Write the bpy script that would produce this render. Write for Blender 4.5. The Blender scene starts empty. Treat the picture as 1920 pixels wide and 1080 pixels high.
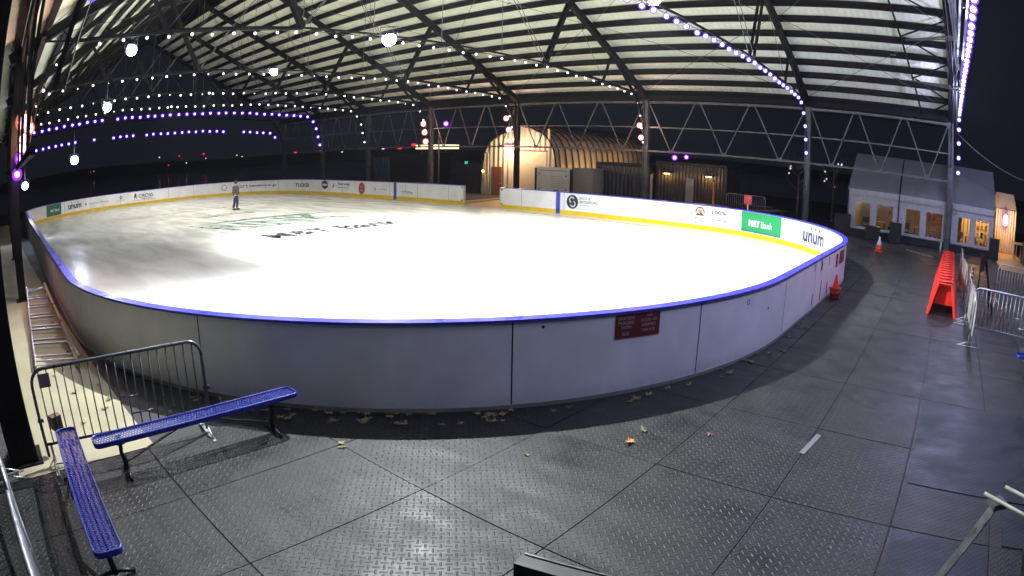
import bpy, bmesh, math, random
from mathutils import Vector, Matrix
random.seed(7)
PI = math.pi
R = math.radians
sc = bpy.context.scene
C = sc.collection

# ---------------------------------------------------------------- camera
CAM = Vector((0, 0, 3.02))
yaw, pitch, roll = R(39.8566), R(12.2725), R(1.0319)
f = Vector((-math.sin(yaw)*math.cos(pitch), math.cos(yaw)*math.cos(pitch), -math.sin(pitch)))
r = Vector((math.cos(yaw), math.sin(yaw), 0)); u = r.cross(f)
r2 = r*math.cos(roll) + u*math.sin(roll); u2 = -r*math.sin(roll) + u*math.cos(roll)
cd = bpy.data.cameras.new('camera'); cam = bpy.data.objects.new('camera', cd); C.objects.link(cam)
cam.matrix_world = Matrix(((r2.x, u2.x, -f.x, CAM.x), (r2.y, u2.y, -f.y, CAM.y), (r2.z, u2.z, -f.z, CAM.z), (0, 0, 0, 1)))
cd.type = 'PANO'; cd.sensor_width = 36; cd.sensor_height = 20.25; cd.sensor_fit = 'HORIZONTAL'
cd.clip_start = 0.05; cd.clip_end = 2000
cc = cd.cycles if hasattr(cd, 'cycles') else cd
cc.panorama_type = 'FISHEYE_LENS_POLYNOMIAL'; cc.fisheye_fov = PI
cc.fisheye_polynomial_k0 = 0.0
cc.fisheye_polynomial_k1 = -4.43315488e-02
cc.fisheye_polynomial_k2 = -4.87696602e-05
cc.fisheye_polynomial_k3 = -2.69174873e-06
cc.fisheye_polynomial_k4 = -2.65030083e-07
sc.camera = cam

# ---------------------------------------------------------------- world: night sky
w = bpy.data.worlds.new('World'); sc.world = w; w.use_nodes = True
wn = w.node_tree.nodes; wl = w.node_tree.links
bg = wn['Background']
sky = wn.new('ShaderNodeTexSky'); sky.sky_type = 'NISHITA'; sky.sun_disc = False
sky.sun_elevation = R(-4.5); sky.sun_rotation = R(200)
mixw = wn.new('ShaderNodeMixRGB'); mixw.blend_type = 'ADD'; mixw.inputs[0].default_value = 1
mixw.inputs[2].default_value = (0.0048, 0.0057, 0.0088, 1)
sclw = wn.new('ShaderNodeMixRGB'); sclw.blend_type = 'MULTIPLY'; sclw.inputs[0].default_value = 1
sclw.inputs[2].default_value = (0.05, 0.05, 0.05, 1)
wl.new(sky.outputs[0], sclw.inputs[1]); wl.new(sclw.outputs[0], mixw.inputs[1]); wl.new(mixw.outputs[0], bg.inputs[0])
bg.inputs[1].default_value = 1.0

sc.view_settings.view_transform = 'Standard'; sc.view_settings.look = 'None'
sc.view_settings.exposure = .40; sc.view_settings.gamma = 1
sc.cycles.use_denoising = True
sc.cycles.max_bounces = 6; sc.cycles.diffuse_bounces = 4; sc.cycles.glossy_bounces = 3
sc.cycles.transparent_max_bounces = 12
sc.cycles.sample_clamp_indirect = 4
sc.cycles.caustics_reflective = False; sc.cycles.caustics_refractive = False
sc.cycles.use_light_tree = True

# ---------------------------------------------------------------- light levels
P_FLOOD = 11500.0
HAZE = .00018

# ---------------------------------------------------------------- materials
def sock(n, *names):
    for k in names:
        if k in n.inputs: return n.inputs[k]
def mat(name, col, rough=0.6, metal=0.0, var=0.0, vscale=3.0, bump=0.0, bscale=30.0, spec=None, trans=0.0, detail=4):
    m = bpy.data.materials.new(name); m.use_nodes = True
    nt = m.node_tree; b = nt.nodes['Principled BSDF']
    b.inputs['Base Color'].default_value = (*col, 1); b.inputs['Roughness'].default_value = rough
    b.inputs['Metallic'].default_value = metal
    if spec is not None: b.inputs['Specular IOR Level'].default_value = spec
    tc = nt.nodes.new('ShaderNodeTexCoord')
    if var > 0:
        n = nt.nodes.new('ShaderNodeTexNoise'); n.inputs['Scale'].default_value = vscale; n.inputs['Detail'].default_value = detail
        nt.links.new(tc.outputs['Object'], n.inputs['Vector'])
        cr = nt.nodes.new('ShaderNodeMapRange'); cr.inputs[1].default_value = 0.3; cr.inputs[2].default_value = 0.7
        cr.inputs[3].default_value = 1 - var; cr.inputs[4].default_value = 1 + var
        nt.links.new(n.outputs[0], cr.inputs[0])
        mx = nt.nodes.new('ShaderNodeMixRGB'); mx.blend_type = 'MULTIPLY'; mx.inputs[0].default_value = 1
        mx.inputs[1].default_value = (*col, 1); nt.links.new(cr.outputs[0], mx.inputs[2])
        nt.links.new(mx.outputs[0], b.inputs['Base Color'])
        rr = nt.nodes.new('ShaderNodeMapRange'); rr.inputs[1].default_value = .3; rr.inputs[2].default_value = .7
        rr.inputs[3].default_value = max(0.02, rough-0.12); rr.inputs[4].default_value = min(1, rough+0.12)
        nt.links.new(n.outputs[0], rr.inputs[0]); nt.links.new(rr.outputs[0], b.inputs['Roughness'])
    if bump > 0:
        n2 = nt.nodes.new('ShaderNodeTexNoise'); n2.inputs['Scale'].default_value = bscale; n2.inputs['Detail'].default_value = 6
        nt.links.new(tc.outputs['Object'], n2.inputs['Vector'])
        bp = nt.nodes.new('ShaderNodeBump'); bp.inputs['Strength'].default_value = bump; bp.inputs['Distance'].default_value = 0.02
        nt.links.new(n2.outputs[0], bp.inputs['Height']); nt.links.new(bp.outputs[0], b.inputs['Normal'])
    return m
def emat(name, col, s, sampling='AUTO'):
    m = bpy.data.materials.new(name); m.use_nodes = True; nt = m.node_tree
    nt.nodes.remove(nt.nodes['Principled BSDF'])
    e = nt.nodes.new('ShaderNodeEmission'); e.inputs[0].default_value = (*col, 1); e.inputs[1].default_value = s
    nt.links.new(e.outputs[0], nt.nodes['Material Output'].inputs[0])
    m.cycles.emission_sampling = sampling
    return m
def globe(name, col, s, a=0.5):
    # coloured glass globe: half clear, half glowing
    m = bpy.data.materials.new(name); m.use_nodes = True; nt = m.node_tree
    nt.nodes.remove(nt.nodes['Principled BSDF'])
    e = nt.nodes.new('ShaderNodeEmission'); e.inputs[0].default_value = (*col, 1); e.inputs[1].default_value = s
    t = nt.nodes.new('ShaderNodeBsdfTransparent'); mx = nt.nodes.new('ShaderNodeMixShader'); mx.inputs[0].default_value = a
    nt.links.new(t.outputs[0], mx.inputs[1]); nt.links.new(e.outputs[0], mx.inputs[2])
    nt.links.new(mx.outputs[0], nt.nodes['Material Output'].inputs[0])
    m.cycles.emission_sampling = 'NONE'
    return m
def corrugated(name, col, rough, axis, pitch, depth, metal=0.0, var=0.08):
    m = mat(name, col, rough, metal, var, 1.5); nt = m.node_tree; b = nt.nodes['Principled BSDF']
    tc = nt.nodes.new('ShaderNodeTexCoord'); sx = nt.nodes.new('ShaderNodeSeparateXYZ')
    nt.links.new(tc.outputs['Object'], sx.inputs[0])
    mu = nt.nodes.new('ShaderNodeMath'); mu.operation = 'MULTIPLY'; mu.inputs[1].default_value = 2*PI/pitch
    si = nt.nodes.new('ShaderNodeMath'); si.operation = 'SINE'
    nt.links.new(sx.outputs[axis], mu.inputs[0]); nt.links.new(mu.outputs[0], si.inputs[0])
    bp = nt.nodes.new('ShaderNodeBump'); bp.inputs['Distance'].default_value = depth; bp.inputs['Strength'].default_value = 1
    nt.links.new(si.outputs[0], bp.inputs['Height']); nt.links.new(bp.outputs[0], b.inputs['Normal'])
    return m

M = {}
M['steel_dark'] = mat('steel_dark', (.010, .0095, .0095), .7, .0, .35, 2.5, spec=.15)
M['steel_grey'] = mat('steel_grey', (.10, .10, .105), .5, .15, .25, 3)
M['purlin'] = mat('purlin', (.013, .0115, .012), .8, 0, .3, 2, spec=.15)
M['roof'] = None
M['board_white'] = mat('board_white', (.62, .64, .66), .38, 0, .06, 2, 0.04, 8)
M['board_out'] = mat('board_out', (.82, .83, .86), .42, 0, .08, 1.6, 0.06, 5)
def scuff(m, strength=.45):
    nt = m.node_tree; b = nt.nodes['Principled BSDF']; src = b.inputs['Base Color'].links[0].from_socket
    tc = nt.nodes.new('ShaderNodeTexCoord'); mp = nt.nodes.new('ShaderNodeMapping'); mp.inputs['Scale'].default_value = (1.3, 1.3, 5)
    n = nt.nodes.new('ShaderNodeTexNoise'); n.inputs['Scale'].default_value = 2.6; n.inputs['Detail'].default_value = 9; n.inputs['Roughness'].default_value = .72; n.inputs['Distortion'].default_value = 1.2
    nt.links.new(tc.outputs['Object'], mp.inputs[0]); nt.links.new(mp.outputs[0], n.inputs['Vector'])
    cr = nt.nodes.new('ShaderNodeValToRGB'); cr.color_ramp.elements[0].position = .62; cr.color_ramp.elements[0].color = (0, 0, 0, 1); cr.color_ramp.elements[1].position = .74; cr.color_ramp.elements[1].color = (strength,)*3+(1,)
    sx = nt.nodes.new('ShaderNodeSeparateXYZ'); nt.links.new(tc.outputs['Object'], sx.inputs[0])
    mr = nt.nodes.new('ShaderNodeMapRange'); mr.inputs[1].default_value = .02; mr.inputs[2].default_value = .22; mr.inputs[3].default_value = .42; mr.inputs[4].default_value = 0
    n2 = nt.nodes.new('ShaderNodeTexNoise'); n2.inputs['Scale'].default_value = 7; n2.inputs['Detail'].default_value = 6; nt.links.new(tc.outputs['Object'], n2.inputs['Vector'])
    mu = nt.nodes.new('ShaderNodeMath'); mu.operation = 'MULTIPLY'; nt.links.new(mr.outputs[0], mu.inputs[0]); nt.links.new(n2.outputs[0], mu.inputs[1]); nt.links.new(sx.outputs[2], mr.inputs[0])
    ad = nt.nodes.new('ShaderNodeMath'); ad.operation = 'ADD'; ad.use_clamp = True; nt.links.new(cr.outputs[0], ad.inputs[0]); nt.links.new(mu.outputs[0], ad.inputs[1])
    mx = nt.nodes.new('ShaderNodeMixRGB'); mx.inputs[2].default_value = (.12, .12, .13, 1); nt.links.new(ad.outputs[0], mx.inputs[0]); nt.links.new(src, mx.inputs[1]); nt.links.new(mx.outputs[0], b.inputs['Base Color'])
scuff(M['board_out'])
M['blue_plastic'] = mat('blue_plastic', (.045, .045, .42), .35, 0, .1, 3)
M['blue_coat'] = mat('blue_coat', (.012, .022, .22), .38, 0, .12, 20)
M['yellow'] = mat('yellow_kick', (.70, .47, .004), .45, 0, .1, 3)
M['black_metal'] = mat('black_metal', (.014, .014, .016), .4, .2, .2, 8)
M['gal'] = mat('galvanised', (.42, .43, .45), .38, .7, .2, 12)
M['dark_gal'] = mat('dark_galvanised', (.10, .105, .115), .35, .5, .2, 12)
M['red'] = mat('red_plastic', (.78, .035, .022), .42, 0, .12, 6)
M['red2'] = mat('orange_plastic', (.80, .06, .02), .45, 0, .1, 6)
M['maroon'] = mat('maroon', (.13, .018, .022), .5)
M['letter_pale'] = mat('letter_pale', (.45, .30, .30), .6)
M['ink'] = mat('ink_dark', (.016, .018, .03), .5)
M['ink_grey'] = mat('ink_grey', (.16, .16, .17), .5)
M['ink_navy'] = mat('ink_navy', (.02, .02, .09), .5)
M['ink_red'] = mat('ink_red', (.40, .04, .05), .5)
M['ink_brown'] = mat('ink_brown', (.10, .045, .03), .5)
M['ink_orange'] = mat('ink_orange', (.75, .16, .06), .5)
M['bank_green'] = mat('bank_green', (.012, .26, .085), .4)
M['bank_teal'] = mat('bank_teal', (.04, .16, .14), .4)
M['white_ink'] = mat('white_ink', (.82, .84, .8), .5)
M['concrete'] = mat('concrete', (.34, .31, .20), .8, 0, .14, 1.2, .25, 40)
M['asphalt'] = mat('asphalt', (.035, .036, .038), .8, 0, .35, .6, .5, 60)
M['gravel'] = mat('gravel', (.055, .054, .052), .85, 0, .6, 22, 1.0, 35)
M['wood'] = mat('plywood', (.52, .34, .14), .6, 0, .15, 4)
M['tent_roof'] = mat('tent_roof', (.23, .24, .24), .55, 0, .08, 1.0, .15, 2)
M['tent_wall'] = mat('tent_wall', (.50, .50, .49), .55, 0, .12, 4, .3, 5)
M['tan_panel'] = mat('tan_panel', (.55, .48, .36), .55, 0, .06, 2)
M['brown_door'] = mat('brown_door', (.16, .06, .03), .5, 0, .1, 3)
M['black'] = mat('black_paint', (.012, .012, .013), .6, 0, .3, 3)
M['leaf1'] = mat('leaf_tan', (.27, .21, .11), .7, 0, .3, 30)
M['leaf2'] = mat('leaf_olive', (.16, .165, .08), .7, 0, .3, 30)
M['leaf3'] = mat('leaf_orange', (.50, .22, .06), .7, 0, .3, 30)
M['leaf4'] = mat('leaf_purple', (.20, .10, .14), .7, 0, .3, 30)
M['cable'] = mat('cable', (.03, .03, .03), .6)
M['grey_box'] = mat('grey_box', (.24, .24, .22), .6, 0, .1, 2)
M['sign_white'] = mat('sign_white', (.66, .63, .55), .55, 0, .06, 3)
M['coat'] = mat('coat', (.05, .052, .06), .8, 0, .2, 12)
M['trousers'] = mat('trousers', (.02, .018, .06), .8)
M['skin'] = mat('skin', (.42, .26, .19), .6)
M['hair'] = mat('hair', (.02, .015, .012), .7)
M['wood_grey'] = mat('weathered_wood', (.13, .11, .10), .8, 0, .2, 6)
M['dark_cont'] = corrugated('container_dark', (.022, .024, .028), .5, 0, .28, .035)
M['dark_cont2'] = corrugated('container_brown', (.034, .029, .022), .5, 0, .22, .03)
M['quonset_front'] = corrugated('quonset_front', (.50, .47, .40), .5, 0, .42, .06)
M['quonset_side'] = mat('quonset_side', (.72, .62, .46), .45, .2, .12, 1)
M['tape'] = mat('tape', (.13, .14, .15), .5, 0, .25, 25)
M['cloudy_green'] = mat('hill', (.25, .25, .25), 1)
M['water'] = mat('water', (.01, .012, .014), .12, 0, 0, 1, .25, 1.5)

def roof_mat():
    m = corrugated('roof_sheet', (.94, .97, .76), .8, 0, .30, .009, 0, .05)
    return m
M['roof'] = roof_mat()

def ice_mat():
    m = bpy.data.materials.new('ice'); m.use_nodes = True; nt = m.node_tree; b = nt.nodes['Principled BSDF']
    N = nt.nodes.new; L = nt.links.new
    tc = N('ShaderNodeTexCoord')
    n = N('ShaderNodeTexNoise'); n.inputs['Scale'].default_value = .22; n.inputs['Detail'].default_value = 5; n.inputs['Roughness'].default_value = .6
    L(tc.outputs['Object'], n.inputs['Vector'])
    # long resurfacer sweeps, stretched along the rink
    mp = N('ShaderNodeMapping'); mp.inputs['Scale'].default_value = (.20, .85, 1); mp.inputs['Rotation'].default_value = (0, 0, R(3))
    n2 = N('ShaderNodeTexNoise'); n2.inputs['Scale'].default_value = 1.6; n2.inputs['Detail'].default_value = 6; n2.inputs['Distortion'].default_value = .6
    L(tc.outputs['Object'], mp.inputs[0]); L(mp.outputs[0], n2.inputs['Vector'])
    ad = N('ShaderNodeMath'); ad.operation = 'ADD'; L(n.outputs[0], ad.inputs[0]); L(n2.outputs[0], ad.inputs[1])
    cr = N('ShaderNodeValToRGB'); cr.color_ramp.elements[0].position = .32; cr.color_ramp.elements[0].color = (.64, .65, .59, 1)
    cr.color_ramp.elements[1].position = .58; cr.color_ramp.elements[1].color = (.78, .785, .72, 1)
    dv = N('ShaderNodeMath'); dv.operation = 'MULTIPLY'; dv.inputs[1].default_value = .5; L(ad.outputs[0], dv.inputs[0])
    L(dv.outputs[0], cr.inputs[0]); L(cr.outputs[0], b.inputs['Base Color'])
    ro = N('ShaderNodeMapRange'); ro.inputs[1].default_value = .4; ro.inputs[2].default_value = .6; ro.inputs[3].default_value = .15; ro.inputs[4].default_value = .27
    L(n2.outputs[0], ro.inputs[0]); L(ro.outputs[0], b.inputs['Roughness'])
    b.inputs['IOR'].default_value = 1.31
    bp = N('ShaderNodeBump'); bp.inputs['Strength'].default_value = .12; bp.inputs['Distance'].default_value = .01
    n3 = N('ShaderNodeTexNoise'); n3.inputs['Scale'].default_value = 5; n3.inputs['Detail'].default_value = 3
    L(mp.outputs[0], n3.inputs['Vector']); L(n3.outputs[0], bp.inputs['Height']); L(bp.outputs[0], b.inputs['Normal'])
    return m
M['ice'] = ice_mat()

def plate_mat(name, col, period=.062, bumpd=.0045):
    m = bpy.data.materials.new(name); m.use_nodes = True; nt = m.node_tree; b = nt.nodes['Principled BSDF']
    N = nt.nodes.new; L = nt.links.new
    def ma(op, a, bb=None, c=None):
        q = N('ShaderNodeMath'); q.operation = op
        for i, v in enumerate((a, bb, c)):
            if v is None: continue
            if isinstance(v, (int, float)): q.inputs[i].default_value = v
            else: L(v, q.inputs[i])
        return q.outputs[0]
    tc = N('ShaderNodeTexCoord'); mp = N('ShaderNodeMapping'); mp.inputs['Rotation'].default_value = (0, 0, R(45))
    mp.inputs['Scale'].default_value = (1/period,)*3
    L(tc.outputs['Object'], mp.inputs[0]); sx = N('ShaderNodeSeparateXYZ'); L(mp.outputs[0], sx.inputs[0])
    X, Y = sx.outputs[0], sx.outputs[1]
    fx, fy = ma('FLOOR', X), ma('FLOOR', Y)
    ck = ma('MODULO', ma('ABSOLUTE', ma('ADD', fx, fy)), 2.0)
    lx, ly = ma('ABSOLUTE', ma('SUBTRACT', ma('SUBTRACT', X, fx), .5)), ma('ABSOLUTE', ma('SUBTRACT', ma('SUBTRACT', Y, fy), .5))
    def dash(a, c):  # a along, c across: 1 inside
        d = ma('ADD', ma('POWER', ma('DIVIDE', a, .56), 4.0), ma('POWER', ma('DIVIDE', c, .15), 2.0))
        return ma('MAXIMUM', ma('SUBTRACT', 1.0, d), 0.0)
    h = ma('ADD', ma('MULTIPLY', ck, dash(lx, ly)), ma('MULTIPLY', ma('SUBTRACT', 1.0, ck), dash(ly, lx)))
    big = N('ShaderNodeTexNoise'); big.inputs['Scale'].default_value = .9; big.inputs['Detail'].default_value = 2
    mpb = N('ShaderNodeMapping'); mpb.inputs['Scale'].default_value = (.45, 1.3, 1); mpb.inputs['Rotation'].default_value = (0, 0, R(-50)); L(tc.outputs['Object'], mpb.inputs[0]); L(mpb.outputs[0], big.inputs['Vector'])
    wear = N('ShaderNodeTexNoise'); wear.inputs['Scale'].default_value = 1.7; wear.inputs['Detail'].default_value = 8; wear.inputs['Roughness'].default_value = .65
    L(tc.outputs['Object'], wear.inputs['Vector'])
    b1 = N('ShaderNodeBump'); b1.inputs['Strength'].default_value = .9; b1.inputs['Distance'].default_value = .09; L(big.outputs[0], b1.inputs['Height'])
    b2 = N('ShaderNodeBump'); b2.inputs['Strength'].default_value = 1; b2.inputs['Distance'].default_value = bumpd
    L(h, b2.inputs['Height']); L(b1.outputs[0], b2.inputs['Normal']); L(b2.outputs[0], b.inputs['Normal'])
    cr = N('ShaderNodeValToRGB'); cr.color_ramp.elements[0].position = .3; cr.color_ramp.elements[0].color = (col[0]*.55, col[1]*.55, col[2]*.55, 1)
    cr.color_ramp.elements[1].position = .72; cr.color_ramp.elements[1].color = (col[0]*1.35, col[1]*1.35, col[2]*1.3, 1)
    L(wear.outputs[0], cr.inputs[0])
    mx = N('ShaderNodeMixRGB'); mx.blend_type = 'MIX'; mx.inputs[2].default_value = (col[0]*2.0, col[1]*2.0, col[2]*2.0, 1)
    L(ma('MULTIPLY', h, .55), mx.inputs[0]); L(cr.outputs[0], mx.inputs[1]); L(mx.outputs[0], b.inputs['Base Color'])
    rr = N('ShaderNodeMapRange'); rr.inputs[1].default_value = .3; rr.inputs[2].default_value = .7; rr.inputs[3].default_value = .36; rr.inputs[4].default_value = .70
    L(wear.outputs[0], rr.inputs[0]); L(rr.outputs[0], b.inputs['Roughness'])
    b.inputs['Metallic'].default_value = .15; b.inputs['Specular IOR Level'].default_value = .32
    return m
M['plate'] = plate_mat('steel_tread_plate', (.0215, .0225, .022))
M['plate2'] = plate_mat('worn_tread_plate', (.013, .017, .021), .062, .0022)

# emissive
M['lamp_white'] = emat('lamp_white', (.97, .98, .93), 110, 'AUTO')
M['lamp_blue'] = emat('lamp_bluewhite', (.62, .66, 1), 45, 'NONE')
M['bulb_warm'] = emat('bulb_white', (.95, .93, 1.0), 3.0, 'NONE')
M['core'] = emat('bulb_core', (1, .60, 1), 12, 'NONE')
M['core_blue'] = emat('bulb_core_blue', (.80, .80, 1), 12, 'NONE')
M['globe_purple'] = globe('globe_purple', (.075, .008, 1), 1.9, .62)
M['globe_blue'] = globe('globe_blueviolet', (.13, .05, 1), 2.2, .66)
M['par_pink'] = emat('par_pink', (1, .42, .62), 14, 'NONE')
M['par_purple'] = globe('par_purple', (.30, .02, 1), 1.6, .85)
M['par_orange'] = globe('par_orange', (1, .22, .10), 1.4, .45)
M['warm_lit'] = emat('warm_lamp', (1, .52, .18), 14, 'NONE')
M['tent_lit'] = emat('tent_interior', (1, .52, .14), .55, 'NONE')
M['green_exit'] = emat('exit_green', (.05, .8, .35), 1.2, 'NONE')
M['far_white'] = emat('far_lamp_white', (.8, .75, .8), 1.0, 'NONE')
M['far_red'] = emat('far_lamp_red', (1, .02, .05), 1.2, 'NONE')
M['far_yellow'] = emat('far_lamp_yellow', (1, .8, .45), 1.6, 'NONE')

# ---------------------------------------------------------------- mesh helper
class MB:
    def __init__(s): s.v = []; s.f = []; s.sm = []
    def add(s, vs, fs, smooth=False):
        o = len(s.v); s.v += [Vector(q) for q in vs]
        for q in fs: s.f.append([o+i for i in q]); s.sm.append(smooth)
        return s
    def box(s, x0, x1, y0, y1, z0, z1, rz=0, c=None, bev=0.0):
        vs = []
        if bev <= 0:
            vs = [(x, y, z) for z in (z0, z1) for y in (y0, y1) for x in (x0, x1)]
            fs = [(0, 2, 3, 1), (4, 5, 7, 6), (0, 1, 5, 4), (2, 6, 7, 3), (0, 4, 6, 2), (1, 3, 7, 5)]
        else:
            bm = bmesh.new(); bmesh.ops.create_cube(bm, size=1)
            for q in bm.verts: q.co = Vector(((x0+x1)/2+q.co.x*(x1-x0), (y0+y1)/2+q.co.y*(y1-y0), (z0+z1)/2+q.co.z*(z1-z0)))
            bmesh.ops.bevel(bm, geom=list(bm.edges), offset=bev, segments=2, affect='EDGES')
            bm.verts.index_update(); vs = [q.co.copy() for q in bm.verts]; fs = [[q.index for q in fc.verts] for fc in bm.faces]; bm.free()
        if rz:
            cx, cy = c if c else ((x0+x1)/2, (y0+y1)/2); ca, sa = math.cos(rz), math.sin(rz)
            vs = [(cx+(q[0]-cx)*ca-(q[1]-cy)*sa, cy+(q[0]-cx)*sa+(q[1]-cy)*ca, q[2]) for q in vs]
        return s.add(vs, fs)
    def beam(s, p, q, w, h, up=(0, 0, 1)):
        p = Vector(p); q = Vector(q); d = (q-p).normalized(); up = Vector(up)
        if abs(d.dot(up)) > .99: up = Vector((0, 1, 0))
        a = d.cross(up).normalized(); b = a.cross(d)
        vs = [e + a*(i*w/2) + b*(j*h/2) for e in (p, q) for i, j in ((-1, -1), (1, -1), (1, 1), (-1, 1))]
        return s.add(vs, [(3, 2, 1, 0), (4, 5, 6, 7), (0, 1, 5, 4), (1, 2, 6, 5), (2, 3, 7, 6), (3, 0, 4, 7)])
    def tube(s, pts, rad, n=6, closed=False, caps=True):
        pts = [Vector(q) for q in pts]; m = len(pts); vs = []; fs = []
        pa = None
        for i, q in enumerate(pts):
            if closed: d = pts[(i+1) % m]-pts[i-1]
            else: d = pts[min(i+1, m-1)]-pts[max(i-1, 0)]
            d.normalize()
            if pa is None:
                up = Vector((0, 0, 1)) if abs(d.z) < .9 else Vector((1, 0, 0)); a = d.cross(up).normalized()
            else: a = (pa - d*pa.dot(d)).normalized()
            pa = a; b = d.cross(a); rr = rad[i] if isinstance(rad, (list, tuple)) else rad
            for k in range(n):
                t = 2*PI*k/n; vs.append(q + a*math.cos(t)*rr + b*math.sin(t)*rr)
        for i in range(m if closed else m-1):
            j = (i+1) % m
            for k in range(n): fs.append((i*n+k, i*n+(k+1) % n, j*n+(k+1) % n, j*n+k))
        if caps and not closed: fs += [tuple(range(n-1, -1, -1)), tuple((m-1)*n+k for k in range(n))]
        return s.add(vs, fs, True)
    def sphere(s, c, rad, seg=8, ring=6, sc_=(1, 1, 1)):
        vs = [(c[0], c[1], c[2]+rad*sc_[2])]; fs = []
        for i in range(1, ring):
            t = PI*i/ring
            for k in range(seg):
                p = 2*PI*k/seg; vs.append((c[0]+rad*sc_[0]*math.sin(t)*math.cos(p), c[1]+rad*sc_[1]*math.sin(t)*math.sin(p), c[2]+rad*sc_[2]*math.cos(t)))
        vs.append((c[0], c[1], c[2]-rad*sc_[2]))
        for k in range(seg): fs.append((0, 1+k, 1+(k+1) % seg))
        for i in range(ring-2):
            for k in range(seg): fs.append((1+i*seg+k, 1+(i+1)*seg+k, 1+(i+1)*seg+(k+1) % seg, 1+i*seg+(k+1) % seg))
        e = len(vs)-1
        for k in range(seg): fs.append((1+(ring-2)*seg+k, e, 1+(ring-2)*seg+(k+1) % seg))
        return s.add(vs, fs, True)
    def lathe(s, prof, c, n=16, d=None):
        # prof: list of (radius, height) along axis d from c
        d = Vector(d or (0, 0, 1)).normalized(); a = d.orthogonal().normalized(); b = d.cross(a); c = Vector(c); vs = []; fs = []
        for rad, h in prof:
            for k in range(n): t = 2*PI*k/n; vs.append(c + d*h + (a*math.cos(t)+b*math.sin(t))*rad)
        for i in range(len(prof)-1):
            for k in range(n): fs.append((i*n+k, i*n+(k+1) % n, (i+1)*n+(k+1) % n, (i+1)*n+k))
        fs += [tuple(range(n-1, -1, -1)), tuple((len(prof)-1)*n+k for k in range(n))]
        return s.add(vs, fs, True)
    def prism(s, poly, vec):
        n = len(poly); vec = Vector(vec); vs = [Vector(q) for q in poly]+[Vector(q)+vec for q in poly]
        return s.add(vs, [tuple(range(n-1, -1, -1)), tuple(range(n, 2*n))]+[(i, (i+1) % n, n+(i+1) % n, n+i) for i in range(n)])
    def build(s, name, m, parent=None, off=None):
        me = bpy.data.meshes.new(name); o = bpy.data.objects.new(name, me); C.objects.link(o)
        org = Vector(off) if off is not None else Vector((0, 0, 0))
        if parent is not None:
            o.parent = parent
            if off is None: org = Vector(worg(parent))
        elif off is not None: o.location = org
        if parent is not None and parent.get('category') == 'pavilion' and not name.endswith('column_'):
            s.v = [Vector((q.x, wy(q.x, q.y), q.z)) for q in s.v]
        me.from_pydata([tuple(q-org) for q in s.v], [], s.f)
        for pl, q in zip(me.polygons, s.sm): pl.use_smooth = q
        me.materials.append(M[m] if isinstance(m, str) else m); me.update()
        bm = bmesh.new(); bm.from_mesh(me); bmesh.ops.recalc_face_normals(bm, faces=bm.faces); bm.to_mesh(me); bm.free()
        return o
def worg(o):
    v = Vector((0, 0, 0))
    while o is not None: v += o.location; o = o.parent
    return v
def tag(o, label=None, cat=None, group=None, kind=None):
    if label: o['label'] = label
    if cat: o['category'] = cat
    if group: o['group'] = group
    if kind: o['kind'] = kind
    return o
def thing(name, label, cat, loc=(0, 0, 0), group=None):
    o = bpy.data.objects.new(name, None); o.empty_display_size = .2; C.objects.link(o); o.location = loc
    return tag(o, label, cat, group)
def dup(root, loc, rz=0, label=None):
    rr = root.copy(); C.objects.link(rr); rr.location = loc; rr.rotation_euler = (0, 0, rz)
    if label: rr['label'] = label
    for ch in list(root.children):
        c = ch.copy(); C.objects.link(c); c.parent = rr
        for g in list(ch.children):
            d = g.copy(); C.objects.link(d); d.parent = c
    return rr
def glyphs(string, bold=0.0):
    cu = bpy.data.curves.new('t', 'FONT'); cu.body = string; cu.align_x = 'CENTER'; cu.align_y = 'CENTER'; cu.size = 1; cu.offset = bold
    cu.resolution_u = 3
    ob = bpy.data.objects.new('t', cu); C.objects.link(ob); bpy.context.view_layer.update()
    me = bpy.data.meshes.new_from_object(ob.evaluated_get(bpy.context.evaluated_depsgraph_get()))
    vs = [v.co.copy() for v in me.vertices]; fs = [list(p.vertices) for p in me.polygons]
    bpy.data.objects.remove(ob); bpy.data.curves.remove(cu); bpy.data.meshes.remove(me)
    xs = [v.x for v in vs]; ys = [v.y for v in vs]; cx = (min(xs)+max(xs))/2; cy = (min(ys)+max(ys))/2
    W = max(xs)-min(xs); H = max(ys)-min(ys)
    return [((v.x-cx)/W, (v.y-cy)/H) for v in vs], fs
def text_map(string, width, height, fn, bold=0.0):
    g, fs = glyphs(string, bold); mb = MB(); mb.add([fn(a*width, b*height) for a, b in g], fs); return mb

YN, YF = .27, 31.47; YR = (YN+YF)/2
def wy(x, y):
    # the near eave line is not quite parallel to the far one
    if y >= YR: return y
    return y+(.10+.028*max(0, -x))*(YR-y)/(YR-YN)
def wrink(x, y):
    return y+.031*max(0, -x-12)*max(0, (25.35-y))/23.73
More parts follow.
